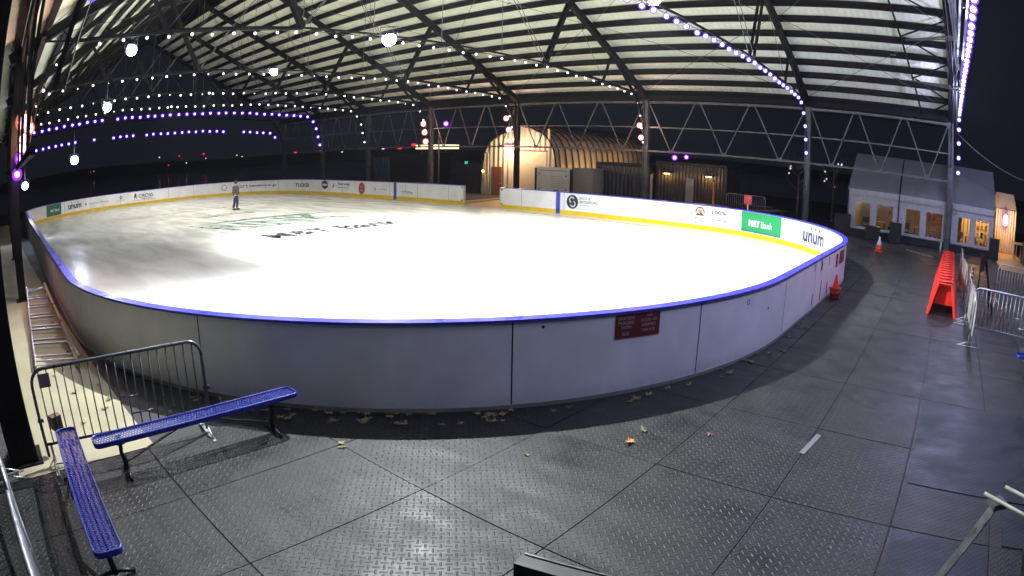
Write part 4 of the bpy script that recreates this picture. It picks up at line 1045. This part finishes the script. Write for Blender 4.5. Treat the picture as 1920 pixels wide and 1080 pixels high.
for sg in (-1, 1):
    q = pp(.16 if sg > 0 else .0, sg*.235, .82 if sg > 0 else .80)
    mb = MB(); mb.sphere((0, 0, 0), .034, 8, 6, (.8, .6, 1.3))
    for k in range(4): mb.tube([((k-1.5)*.016, 0, -.03), ((k-1.5)*.018, .0, -.075+abs(k-1.3)*.006), ((k-1.5)*.018, .01, -.10+abs(k-1.3)*.008)], [.008, .007, .005], 5)
    mb.tube([(.03, 0, .0), (.045, .005, -.03), (.045, .01, -.055)], [.009, .008, .006], 5)
    o = mb.build('hand', 'skin', t, off=(0, 0, 0)); o.location = q

# ================================================================ background
# arched corrugated shed
t = thing('arched_shed', 'cream corrugated arched shed with a peaked front, lit warm beside its door', 'shed', (-27.2, 33, -.3))
prof = [(-30.5, -.35), (-30.45, 1.0), (-30.35, 2.2), (-30.1, 3.1), (-29.55, 3.75), (-28.7, 4.2), (-27.6, 4.55), (-26.9, 4.78), (-26.0, 4.6), (-25.1, 4.25), (-24.55, 3.8), (-24.15, 3.1), (-24.0, 2.2), (-23.9, 1.0), (-23.85, -.35)]
FY = 32.9
mb = MB(); mb.prism([(x, FY, z) for x, z in prof], (0, .08, 0)); mb.build('front_wall', 'quonset_front', t)
mb = MB(); nr = 17; Ls = 12.6
for k in range(nr*2+1):
    y = FY+.09+Ls*k/(nr*2); sc2 = 1.0 if k % 2 == 0 else 1.012
    for x, z in prof: mb.v.append(Vector((-27.17+(x+27.17)*sc2, y, z*sc2)))
m_ = len(prof)
for k in range(nr*2):
    for i in range(m_-1): mb.f.append([k*m_+i, k*m_+i+1, (k+1)*m_+i+1, (k+1)*m_+i]); mb.sm.append(False)
mb.build('shell', 'quonset_side', t)
for k in range(nr):
    y = FY+.35+Ls*k/nr; mb = MB(); mb.tube([(-27.17+(x+27.17)*1.025, y, z*1.02) for x, z in prof[7:]], .055, 4); mb.build('rib', 'ink_brown', t)
mb = MB(); mb.tube([(x, FY-.03, z) for x, z in prof], .06, 5); mb.build('edge_trim', 'purlin', t)
mb = MB(); mb.box(-29.45, -28.55, FY-.05, FY-.004, -.35, 1.95); o = mb.build('door', 'brown_door', t)
mb = MB(); mb.box(-28.68, -28.60, FY-.10, FY-.051, .75, .85); mb.build('handle', 'gal', o)
mb = MB(); mb.box(-27.75, -24.75, FY-.04, FY-.003, -.35, 3.05); mb.build('roller_door', 'tan_panel', t)
mb = MB(); mb.box(-27.85, -24.65, FY-.09, FY-.041, 3.05, 3.14); mb.build('lintel', 'ink_brown', t)
for x in (-24.6,): mb = MB(); mb.box(x-.06, x+.1, FY-.06, FY-.003, -.35, 4.55); mb.build('corner_post', 'tan_panel', t)
mb = MB(); mb.tube([(-30.05, FY-.06, -.3), (-30.05, FY-.06, 2.9)], .05, 6); mb.tube([(-29.75, FY-.06, -.3), (-29.75, FY-.06, 2.9)], .05, 6); mb.build('down_pipe', 'tan_panel', t)
t = thing('wall_lamp', 'bright pinkish wall lamp on the arched shed left of the black column', 'wall lamp', (-27.75, FY-.2, 3.2))
mb = MB(); mb.box(-28.15, -27.35, FY-.30, FY-.12, 3.12, 3.42, bev=.03); mb.build('lens', emat('shed_lamp', (1, .62, .62), 9, 'NONE'), t)
mb = MB(); mb.box(-28.2, -27.3, FY-.12, FY-.004, 3.05, 3.5); mb.build('back_plate', 'ink_red', t)
def point(parent, loc, e, col, rad=.1, typ='POINT'):
    ld = bpy.data.lights.new('bulb_light', typ); ld.energy = e; ld.color = col; ld.shadow_soft_size = rad
    lo = bpy.data.objects.new('lamp', ld); C.objects.link(lo); lo.parent = parent; lo.location = Vector(loc)-worg(parent); return lo
point(t, (-27.7, FY-.75, 3.0), 210, (1, .62, .32), .15)
point(t, (-26.0, FY-1.1, 3.4), 120, (1, .70, .45), .15)
t = thing('wall_lamp', 'tiny pale lamp at the left corner of the arched shed', 'wall lamp', (-30.2, FY-.1, 1.6))
mb = MB(); mb.sphere((-30.2, FY-.1, 1.62), .07, 8, 6); mb.build('lens', 'warm_lit', t)

t = thing('wall_lamp', 'warm lamp behind the dark ribbed container, washing the arched roof', 'wall lamp', (-21.6, 35.9, 2.5))
mb = MB(); mb.box(-21.8, -21.4, 35.8, 36.0, 2.40, 2.50); mb.build('housing', 'black_metal', t); mb = MB(); mb.sphere((-21.6, 35.9, 2.33), .06, 8, 6); mb.build('lens', 'warm_lit', t)
point(t, (-21.9, 36.2, 2.2), 95, (1, .62, .3), .1); point(t, (-21.9, 40.5, 2.2), 75, (1, .62, .3), .1)
# notice board, grey cabinet, containers
t = thing('notice_board', 'pale framed notice board standing behind the boards by the arched shed', 'notice board', (-23.0, 31.0, -.3))
mb = MB(); mb.box(-24.05, -21.6, 30.98, 31.06, .3, 2.12); mb.build('panel', 'sign_white', t)
for x in (-24.12, -21.5): mb = MB(); mb.box(x-.07, x+.07, 30.95, 31.09, -.3, 2.05); mb.build('post', 'black', t)
mb = MB(); mb.box(-23.85, -21.8, 30.965, 30.978, 1.90, 1.94); mb.build('header_bar', 'ink_grey', t)
for (x, z) in ((-23.85, 1.7), (-21.85, 1.62), (-23.85, .75), (-21.85, .8), (-24.0, .6)): mb = MB(); mb.lathe([(.05, 0), (.05, .02)], (x, 30.975, z), 10, (0, -1, 0)); mb.build('bolt', 'ink_brown', t)
mb = MB(); mb.box(-22.75, -22.35, 30.96, 30.978, .58, .74); mb.build('latch', 'ink', t)
mb = MB()
for k in range(6): mb.box(-23.0+.1*(k % 2), -22.0, 30.968, 30.978, 1.55-.13*k, 1.565-.13*k)
mb.build('text_lines', 'ink_grey', t)
t = thing('grey_cabinet', 'plain grey cabinet between the notice board and the dark container', 'cabinet', (-21.2, 32.2, -.3))
mb = MB(); mb.box(-21.95, -20.45, 31.7, 33.0, -.3, 2.06, bev=.02); mb.build('body', 'grey_box', t); mb = MB(); mb.box(-22.0, -20.4, 31.65, 33.05, 2.06, 2.13); mb.build('lid', 'grey_box', t)
def container(label, x0, x1, y0, y1, z0, z1, m, nm='shipping_container'):
    t = thing(nm, label, 'container', ((x0+x1)/2, (y0+y1)/2, z0), 'dark containers behind the rink')
    mb = MB(); mb.box(x0+.06, x1-.06, y0+.05, y1, z0+.12, z1-.1); mb.build('wall', m, t)
    mb = MB()
    for x in (x0+.05, x1-.05): mb.box(x-.06, x+.06, y0, y0+.12, z0, z1)
    mb.box(x0+.11, x1-.11, y0+.004, y0+.11, z0, z0+.15); mb.box(x0+.11, x1-.11, y0+.004, y0+.11, z1-.14, z1-.004); mb.build('frame', 'black', t)
    mb = MB(); mb.box(x0, x1, y0-.02, y1+.02, z1, z1+.05); mb.build('roof', 'black', t); return t
container('dark ribbed container right of the grey cabinet', -21.1, -17.7, 33.1, 35.5, -.4, 2.5, 'dark_cont')
c1 = container('brown ribbed container with two lit downlights and a door', -17.35, -12.75, 33.9, 36.3, -.5, 2.75, 'dark_cont2')
mb = MB(); mb.box(-15.35, -14.85, 33.87, 33.93, -.4, 1.9); mb.build('door', 'grey_box', c1)
for (lb, x) in (('left wall lamp on the brown ribbed container', -16.55), ('right wall lamp on the brown ribbed container', -13.85)):
    t = thing('wall_lamp', lb, 'wall lamp', (x, 33.8, 2.1), 'downlights on the brown container')
    mb = MB(); mb.box(x-.22, x+.22, 33.70, 33.90, 2.10, 2.18); mb.build('housing', 'black_metal', t); mb = MB(); mb.box(x-.16, x+.16, 33.68, 33.80, 2.06, 2.099); mb.build('lens', 'warm_lit', t)
    point(t, (x, 33.62, 1.98), 18, (1, .55, .2), .06)
t = thing('yellow_post', 'thin yellow post at the right end of the brown container', 'post', (-13.15, 32.9, -.3)); mb = MB(); mb.box(-13.2, -13.1, 32.85, 32.95, -.3, 1.9); mb.build('post', 'ink_orange', t); mb = MB(); mb.box(-13.22, -13.08, 32.83, 32.97, 1.9, 1.95); mb.build('post_cap', 'black', t)
t = thing('yellow_post', 'thin lit post just right of the column by the brown container', 'post', (-17.0, 32.6, -.3)); mb = MB(); mb.box(-17.0, -16.9, 32.5, 32.6, -.3, 2.0); mb.build('post', 'tan_panel', t); mb = MB(); mb.box(-17.02, -16.88, 32.48, 32.62, 2.0, 2.05); mb.build('post_cap', 'black', t)
c2 = container('long dark container far left behind the boards', -44.5, -37.2, 34.0, 36.6, -.5, 2.8, 'black')
mb = MB(); mb.box(-44.2, -42.0, 33.93, 34.04, -.3, 2.55); mb.build('door', corrugated('blue_cont', (.06, .09, .13), .5, 0, .35, .04), c2)
c3 = container('dark cabin with a green exit light left of the arched shed', -34.0, -31.0, 34.0, 36.5, -.5, 2.0, 'black', 'site_cabin')
t = thing('exit_light', 'small green exit light on the dark cabin', 'exit light', (-33.0, 33.9, 1.9)); mb = MB(); mb.box(-33.1, -32.72, 33.93, 33.97, 2.02, 2.28); mb.build('housing', 'black_metal', t)
text_map('EXIT', .32, .18, lambda a, b: (-32.91+a, 33.92, 2.15+b), .03).build('lettering', 'green_exit', t)
for x, y, z0, z1 in ((-33.75, 31.9, -.3, 4.3),):
    t = thing('flag_pole', 'thin grey pole right of the column with three pink lamps', 'pole', (x, y, z0)); mb = MB(); mb.tube([(x, y, z0), (x, y, z1)], .055, 8); mb.build('pole', 'steel_grey', t); mb = MB(); mb.lathe([(.12, 0), (.12, .05), (.06, .08)], (x, y, z0), 10); mb.build('pole_base', 'black', t)

# picnic tables & red sign behind the far right boards
def picnic(label, x, y, rz=0):
    t = thing('picnic_table', label, 'picnic table', (0, 0, 0), 'picnic tables in the dark behind the rink')
    for k in range(5): mb = MB(); mb.box(-1, 1, -.36+.15*k, -.24+.15*k, .72, .76); mb.build('table_board', 'wood_grey', t)
    for sg in (-1, 1): mb = MB(); mb.box(-1, 1, sg*.72-.12, sg*.72+.12, .43, .47); mb.build('seat', 'wood_grey', t)
    for sg in (-1, 1):
        mb = MB(); mb.beam((sg*.7, -.65, -.3), (sg*.7, -.15, .72), .04, .09); mb.beam((sg*.7, .65, -.3), (sg*.7, .15, .72), .04, .09); mb.beam((sg*.7, -.75, .40), (sg*.7, .75, .40), .04, .09); mb.build('leg_frame', 'wood_grey', t)
    t.location = (x, y, 0); t.rotation_euler = (0, 0, rz); return t
p1_ = picnic('picnic table behind the green banner, nearest to the red sign', -12.3, 30.6, R(-8)); dup(p1_, (-10.9, 33.8, 0), R(4), 'picnic table before the far crowd barrier'); dup(p1_, (-9.2, 31.3, 0), R(70), 'picnic table turned end on beside the far column')
for ch_ in (): pass
t = thing('red_sign', 'small glowing red sign standing behind the rink rail above the green banner', 'sign', (-9.21, 27.4, 0))
mb = MB(); mb.box(-9.40, -9.02, 27.38, 27.41, 1.20, 1.60); mb.build('sign_panel', mat('sign_red', (.75, .05, .06), .5), t); mb = MB(); mb.tube([(-9.21, 27.42, 0), (-9.21, 27.42, 1.3)], .02, 6); mb.build('post', 'white_ink', t)
text_map('CAUTION', .26, .06, lambda a, b: (-9.21+a, 27.375, 1.5+b), .02).build('lettering', 'letter_pale', t); text_map('ICE', .14, .08, lambda a, b: (-9.21+a, 27.375, 1.36+b), .02).build('lettering', 'letter_pale', t)

# ---- clear-windowed tents
def tent(label, x0, x1, y0, y1, ze, zr, nbay, lit, cat='tent'):
    t = thing('frame_tent', label, cat, ((x0+x1)/2, y0, 0), 'white frame tents right of the rink')
    ym = y0+(y1-y0)*.5
    mb = MB(); mb.prism([(x0-.05, y0-.08, ze+.02), (x0-.05, ym, zr), (x0-.05, y1+.08, ze+.02), (x0-.05, y1+.08, ze-.03), (x0-.05, ym, zr-.06), (x0-.05, y0-.08, ze-.03)], (x1-x0+.1, 0, 0)); mb.build('roof', 'tent_roof', t)
    mb = MB(); n = int((x1-x0)/.18); vs = []
    for i in range(n+1):
        x = x0-.05+(x1-x0+.1)*i/n; sc_ = .06*abs(math.sin(i*PI/2.5)); vs += [(x, y0-.10, ze+.03), (x, y0-.105, ze-.26-sc_*.5)]
    mb.add(vs, [(2*i, 2*i+1, 2*i+3, 2*i+2) for i in range(n)], True); mb.build('valance', 'tent_wall', t)
    bw = (x1-x0)/nbay
    mb = MB()
    # wall with openings: piers, top and bottom rails
    for b in range(nbay):
        a = x0+b*bw
        wx = [(a+.42, a+bw*.5-.18), (a+bw*.5+.18, a+bw-.32)]
        xs_ = [a, wx[0][0], wx[0][1], wx[1][0], wx[1][1], a+bw]
        for k in (0, 2, 4): mb.box(xs_[k], xs_[k+1], y0-.03, y0, .05, ze-.03)
        for (p_, q_) in wx: mb.box(p_, q_, y0-.028, y0-.002, .05, .46); mb.box(p_, q_, y0-.028, y0-.002, 1.68, ze-.03)
    mb.box(x0, x1, y1-.03, y1, .05, ze-.03)
    mb.prism([(x0, y0, .05), (x0, y0, ze-.04), (x0, ym, zr-.07), (x0, y1, ze-.04), (x0, y1, .05)], (.02, 0, 0)); mb.prism([(x1, y0, .05), (x1, y0, ze-.04), (x1, ym, zr-.07), (x1, y1, ze-.04), (x1, y1, .05)], (-.02, 0, 0))
    mb.build('wall', 'tent_wall', t)
    for b in range(nbay):
        a = x0+b*bw
        for (p_, q_) in ((a+.42, a+bw*.5-.18), (a+bw*.5+.18, a+bw-.32)):
            mb = MB(); nn = 6; vs = []
            for i in range(nn+1):
                for j in range(4): vs.append((p_+(q_-p_)*i/nn, y0-.012+.006*math.sin(i*2.1+j*1.7), .46+1.22*j/3))
            mb.add(vs, [(i*4+j, (i+1)*4+j, (i+1)*4+j+1, i*4+j+1) for i in range(nn) for j in range(3)], True); mb.build('window', 'clear_vinyl', t)
    for b in range(nbay+1):
        mb = MB(); x = x0+b*bw; mb.tube([(x, y0-.14, 0), (x, y0-.14, ze)], .035, 6)
        if 0 < b < nbay: mb.beam((x, y0-.12, ze+.04), (x, ym, zr+.02), .07, .03)
        mb.build('frame_pole', 'dark_gal' if b in (0, nbay) else 'black', t)
    return t
cv = bpy.data.materials.new('clear_vinyl'); cv.use_nodes = True; nt = cv.node_tree; nt.nodes.remove(nt.nodes['Principled BSDF'])
tr0 = nt.nodes.new('ShaderNodeBsdfTransparent'); tr0.inputs[0].default_value = (.78, .78, .78, 1); gl0 = nt.nodes.new('ShaderNodeBsdfGlossy'); gl0.inputs['Roughness'].default_value = .12; gl0.inputs[0].default_value = (.5, .5, .5, 1)
mx0 = nt.nodes.new('ShaderNodeMixShader'); mx0.inputs[0].default_value = .12; nt.links.new(tr0.outputs[0], mx0.inputs[1]); nt.links.new(gl0.outputs[0], mx0.inputs[2]); nt.links.new(mx0.outputs[0], nt.nodes['Material Output'].inputs[0]); M['clear_vinyl'] = cv
tA = tent('long white frame tent with clear windows, dim inside, left of the gable column', -5.2, .55, 32.7, 38.6, 2.3, 4.25, 2, 0)
tB = tent('white frame tent with clear windows glowing warm, right of the gable column', .75, 3.35, 32.7, 38.6, 2.3, 4.3, 1, 1)
def tent_inside(x0, x1, y, seed, warm, tnt, n):
    rnd2 = random.Random(seed)
    # curtain of fairy lights, shelves and chairs
    for k in range(n):
        x = x0+(x1-x0)*(k+.5)/n; kind = k % 3
        if kind == 0:
            tt = thing('folding_chair', 'folding chair inside the %s, number varies by window' % 'tent', 'chair', (x, y+1.0, 0), 'folding chairs inside the tents')
            tt['label'] = 'folding chair seen dimly through the clear windows of a tent'
            mb = MB(); mb.box(x-.2, x+.2, y+.8, y+1.2, .44, .47); mb.build('seat', 'wood_grey', tt); mb = MB(); mb.box(x-.2, x+.2, y+1.18, y+1.21, .6, .9); mb.build('backrest', 'wood_grey', tt)
            for sx_ in (-.19, .19): mb = MB(); mb.tube([(x+sx_, y+.8, 0), (x+sx_, y+1.2, .9)], .014, 5); mb.tube([(x+sx_, y+1.2, 0), (x+sx_, y+.85, .46)], .014, 5); mb.build('leg', 'black_metal', tt)
        elif kind == 1:
            tt = thing('trestle_table', 'table with small boxes seen through the clear windows of a tent', 'table', (x, y+1.2, 0), 'tables inside the tents')
            mb = MB(); mb.box(x-.35, x+.35, y+.9, y+1.5, .72, .76); mb.build('tabletop', 'wood', tt)
            for a_ in (-.3, .3): mb = MB(); mb.box(x+a_-.02, x+a_+.02, y+.95, y+1.45, 0, .72); mb.build('leg', 'black_metal', tt)
        else:
            tt = thing('shelf_unit', 'shelf of small goods seen through the clear windows of a tent', 'shelf', (x, y+1.5, 0), 'shelves inside the tents')
            for j in range(4): mb = MB(); mb.box(x-.35, x+.35, y+1.4, y+1.7, .3+.42*j, .33+.42*j); mb.build('shelf', 'wood', tt)
            for j in range(12):
                jj = j//3; xx = x-.25+.25*(j % 3); hgt = rnd2.uniform(.1, .28); mb = MB(); mb.box(xx-.07, xx+.07, y+1.42, y+1.6, .332+.42*jj, .332+.42*jj+hgt); mb.build('goods', rnd2.choice(['tan_panel', 'ink_orange', 'ink_red', 'sign_white', 'wood', 'black']), tt)
tent_inside(-4.7, .1, 32.7, 5, 0, tA, 6); tent_inside(1.0, 3.1, 32.7, 6, 1, tB, 3)
for (lb, x, y, z, e, tn) in (('string lantern glowing inside the warm tent', 2.5, 34.4, 1.9, 190, 1), ('small lantern inside the dim tent, right part', -.4, 35.2, 2.0, 60, 0), ('small lantern inside the dim tent, left part', -3.9, 36.2, 2.0, 30, 0)):
    tt = thing('lantern', lb, 'lantern', (x, y, z)); mb = MB(); mb.sphere((x, y, z), .07, 10, 8); mb.build('bulb', 'warm_lit', tt); mb = MB(); mb.tube([(x, y, z+.07), (x, y, z+.5)], .01, 5); mb.build('cord', 'cable', tt); point(tt, (x, y-.12, z), e, (1, .55, .18), .08)
tt = thing('curtain', 'yellow lit curtain behind the windows of the warm tent', 'curtain', (2.4, 35.4, 0)); mb = MB(); vs = []
for i in range(41): x = 1.5+1.8*i/40; vs += [(x, 35.4+.06*math.sin(i*1.1), .1), (x, 35.4+.06*math.sin(i*1.1), 2.2)]
mb.add(vs, [(2*i, 2*i+2, 2*i+3, 2*i+1) for i in range(40)], True); mb.build('cloth', 'tan_panel', tt)
# deck skirt
mb = MB(); mb.box(-5.6, 3.6, 32.1, 32.62, 0, .30); mb.box(-5.6, 3.6, 32.06, 32.64, .303, .33); tag(mb.build('deck_step', 'black', off=(-1, 32.2, 0)), 'long black step along the front of the tents', 'step')
# black planter boxes before the tents
for (lb, x0, x1, y, z1) in (('black box left of the first tent door', -5.85, -5.0, 32.3, .98), ('black box under the second tent window', -3.98, -3.2, 31.5, .62), ('tall black box between the second and third tent windows', -2.65, -2.02, 31.5, .95), ('black box at the right end of the tents before the alley', 3.05, 3.62, 31.6, 1.0)):
    tt = thing('planter_box', lb, 'planter box', ((x0+x1)/2, y, 0), 'black planter boxes before the tents'); mb = MB(); mb.box(x0, x1, y-.25, y+.25, 0, z1, bev=.015); mb.build('box', 'black', tt); mb = MB(); mb.box(x0-.02, x1+.02, y-.27, y+.27, z1, z1+.03); mb.build('rim', 'black_metal', tt)
# plant in the warm tent doorway
tt = thing('potted_plant', 'leafy potted plant before the right window of the warm tent', 'plant', (2.95, 33.3, 0)); mb = MB(); mb.lathe([(.12, 0), (.18, .3), (.16, .3)], (2.95, 33.4, 0), 14); mb.build('pot', 'black', tt)
mb = MB(); rl = random.Random(9)
for k in range(130):
    a = rl.uniform(0, 2*PI); h = rl.uniform(.35, 1.05); q = rl.uniform(.03, .30)*(1.15-h*.5); c = Vector((2.95+q*math.cos(a), 33.4+q*math.sin(a), h)); d1 = Vector((rl.uniform(-1, 1), rl.uniform(-1, 1), rl.uniform(-.3, .8))).normalized()*.07; d2 = d1.cross(Vector((0, 0, 1))).normalized()*.025
    mb.add([c-d1, c+d2, c+d1, c-d2], [(0, 1, 2, 3)])
mb.build('foliage', mat('plant_green', (.05, .07, .03), .6), tt)
# warm alley between tents with glowing lamp
tC = thing('small_tent', 'narrow cream tent with draped walls at the warm alley on the right', 'tent', (4.6, 35, 0))
mb = MB(); mb.prism([(3.55, 36.6, 2.4), (3.75, 36.6, 3.3), (5.0, 36.6, 3.3), (5.25, 36.6, 2.4)], (0, 3, 0)); mb.build('roof', 'tent_roof', tC)
mb = MB(); vs = []
for i in range(49): x = 3.55+1.7*i/48; yy = 36.55+.07*math.sin(i*1.3); vs += [(x, yy, .02), (x, yy, 2.4)]
mb.add(vs, [(2*i, 2*i+2, 2*i+3, 2*i+1) for i in range(48)], True); mb.build('draped_wall', 'tan_panel', tC)
tt = thing('wall_lamp', 'glaring pink and violet lamp hanging in the alley on the right', 'lamp', (4.45, 36.1, 1.9)); mb = MB(); mb.lathe([(.05, .28), (.13, .2), (.16, .0), (.13, -.25), (.05, -.3)], (4.45, 36.1, 1.85), 12); mb.build('shade', emat('alley_lamp', (1, .45, .9), 8, 'NONE'), tt); mb = MB(); mb.tube([(4.45, 36.1, 2.1), (4.45, 36.3, 2.6)], .012, 5); mb.build('cord', 'cable', tt)
point(tt, (4.45, 35.7, 1.8), 95, (1, .56, .2), .12)
mb = MB(); mb.box(3.5, 5.4, 28, 36.5, .0, .012); tag(mb.build('alley_floor', 'wood'), kind='structure')
tt = thing('alley_bench', 'wooden counter catching the warm light at the right edge', 'counter', (5.0, 33.8, 0)); mb = MB(); mb.box(4.85, 5.5, 33.2, 34.4, .82, .88); mb.build('countertop', 'wood', tt)
for (x, y) in ((4.95, 33.3), (5.4, 33.3), (4.95, 34.3), (5.4, 34.3)): mb = MB(); mb.box(x-.03, x+.03, y-.03, y+.03, 0, .82); mb.build('leg', 'wood', tt)
tt = thing('tarpaulin_stand', 'dark teal covered stall at the far right edge', 'stall', (5.6, 30.5, 0)); mb = MB(); vs = []
for i in range(33): y = 29+4*i/32; vs += [(5.25+.06*math.sin(i*1.4), y, .02), (5.45+.04*math.sin(i), y, 2.2)]
mb.add(vs, [(2*i, 2*i+2, 2*i+3, 2*i+1) for i in range(32)], True); mb.build('cover', mat('teal_tarp', (.03, .08, .08), .4), tt); mb = MB(); mb.tube([(5.5, 29, 0), (5.5, 29, 2.25), (5.5, 33, 2.25), (5.5, 33, 0)], .03, 6); mb.build('frame', 'dark_gal', tt)
# wheel-like hose reel on the gable column
tt = thing('hose_reel', 'round hose reel fixed to the gable column', 'hose reel', (.8, 31.2, 1.9)); mb = MB(); mb.tube([(.86+.13*math.cos(2*PI*i/16), 31.15, 1.95+.13*math.sin(2*PI*i/16)) for i in range(16)], .02, 6, True); mb.build('hose', 'steel_grey', tt); mb = MB(); mb.box(.68, .84, 31.1, 31.2, 2.0, 2.06); mb.build('bracket', 'steel_grey', tt)
# sagging guy cable
mb = MB(); P0 = Vector((.9, 31.5, 5.75)); P1 = Vector((7.5, 31.0, 4.2)); mb.tube([P0.lerp(P1, q/14)-Vector((0, 0, 1.15*4*(q/14)*(1-q/14)*.72)) for q in range(15)], .028, 6); tag(mb.build('guy_cable', 'steel_grey', off=P0), 'twisted pale cable sagging from the gable column to the right edge', 'cable')
tt = thing('floor_tube', 'short grey tube upright behind the red stack at the gable column foot', 'tube', (.22, 27.5, 0)); mb = MB(); mb.tube([(.22, 27.5, .0), (.22, 27.5, .75)], .05, 8); mb.build('tube', 'gal', tt)
tt = thing('floor_rail', 'flat pale rail lying on the floor left of the red stack', 'rail', (-.9, 28.3, 0)); mb = MB(); mb.beam((-1.5, 28.9, .03), (-.1, 27.6, .03), .06, .04); mb.build('rail', 'gal', tt)

mb = MB(); mb.add([(-598, 62, -.9), (398, 62, -.9), (398, 690, -.9), (-598, 690, -.9)], [(0, 1, 2, 3)]); mb.add([(-598, -290, -.9), (-64, -290, -.9), (-64, 62, -.9), (-598, 62, -.9)], [(0, 1, 2, 3)]); tag(mb.build('water', 'water'), kind='structure')
# ---- far hill and city lights
mb = MB(); nh = 60; vs = []; rh = random.Random(4)
for i in range(nh+1):
    a = R(-30+170*i/nh); d = 330; h = 3.2+.8*math.sin(i*.7)+rh.uniform(0, .8); vs += [(-d*math.sin(a), d*math.cos(a), -2), (-d*math.sin(a), d*math.cos(a), h), (-d*1.3*math.sin(a), d*1.3*math.cos(a), -2)]
mb.add(vs, [(3*i, 3*i+3, 3*i+4, 3*i+1) for i in range(nh)]+[(3*i+1, 3*i+4, 3*i+5, 3*i+2) for i in range(nh)]); tag(mb.build('hill', 'cloudy_green'), kind='structure')
def faraz(px, py):
    return None
cl = [(-232, 73, 5.5, 1, 'white'), (-213, 75, 5.2, .8, 'red'), (-188, 75, 5.0, 1.0, 'red'), (-226, 75, 2.3, .8, 'red'), (-186, 75, 3.6, .5, 'white'), (-205, 75, 2.6, .7, 'white'), (-168, 78, 3.8, .5, 'white'), (-128, 75, 3.6, .9, 'red'), (-117, 75, 3.7, .6, 'red'), (-110, 76, 3.2, .4, 'white'),
      (-101, 76, 3.4, .6, 'white'), (-96, 76, 3.6, .5, 'white'), (-91, 76, 3.7, 1.0, 'red'), (-87, 76, 4.2, 1.0, 'red'), (-300, 56, 2.8, .8, 'red'), (-290, 56, 2.9, .6, 'white'), (-57, 76, 3.5, .35, 'white'), (-160, 76, 3.3, .4, 'white')]
names = {'red': 'tiny red lamp in the dark distance', 'white': 'tiny white lamp in the dark distance'}
for k, (x, y, z, s_, c_) in enumerate(cl):
    mb = MB(); mb.box(x-s_/2, x+s_/2, y-.1, y+.1, z-s_*.22, z+s_*.22); o = mb.build('distant_lamp', 'far_'+c_, off=(x, y, z))
    tag(o, names[c_]+' beyond the far end of the rink', 'distant light', 'lights of the town in the distance '+c_)
t = thing('lit_canopy', 'bright yellow lit canopy far away, seen between the far columns', 'canopy', (-82, 78, 3)); mb = MB(); mb.box(-86.5, -79.5, 76, 80, 3.4, 4.15); mb.build('fascia', 'far_yellow', t); mb = MB(); mb.box(-80, -79.8, 77, 77.2, -1, 3.4); mb.build('post', 'black', t); mb = MB(); mb.box(-86.2, -86, 77, 77.2, -1, 3.4); mb.build('post', 'black', t)
for (lb, x, y, h, sgn) in (('bare young tree right of the third far column, with tiny lights', -9.2, 37, 5.2, 1), ('bare tree with tiny lights left of the first tent', -7.3, 39, 5.6, 1)):
    t = thing('bare_tree', lb, 'tree', (x, y, -.3)); rt = random.Random(int(x*10)); mb = MB(); mb.tube([(x, y, -.3), (x+.05, y, 1.6), (x, y+.05, 3.2)], [.09, .07, .045], 7); mb.build('trunk', 'wood_grey', t)
    mb = MB(); lt = []
    for k in range(16):
        z = 1.4+rt.random()*1.9; a = rt.uniform(0, 2*PI); e1 = Vector((x, y, z)); e2 = e1+Vector((math.cos(a)*.6, math.sin(a)*.6, .5)); e3 = e2+Vector((math.cos(a+.5)*.4, math.sin(a+.5)*.4, .6)); mb.tube([e1, e2, e3], [.03, .018, .006], 5); lt += [e2, e3]
    mb.build('crown', 'wood_grey', t)
    for q in lt[::4]: mb = MB(); mb.sphere(q, .05, 6, 5); mb.build('fairy_light', 'far_white', t)

# ---------------------------------------------------------------- added thin haze: lifts the blacks and veils the lamps
hz = MB(); hz.box(-640, 440, -340, 740, -2.2, 30); ho = hz.build('haze', 'black'); tag(ho, kind='stuff')
hm = bpy.data.materials.new('haze_air'); hm.use_nodes = True; nt = hm.node_tree; nt.nodes.remove(nt.nodes['Principled BSDF'])
pvn = nt.nodes.new('ShaderNodeVolumePrincipled'); pvn.inputs['Density'].default_value = HAZE; pvn.inputs['Color'].default_value = (.8, .85, 1, 1); pvn.inputs['Anisotropy'].default_value = .3
nt.links.new(pvn.outputs[0], nt.nodes['Material Output'].inputs['Volume']); ho.data.materials.clear(); ho.data.materials.append(hm)
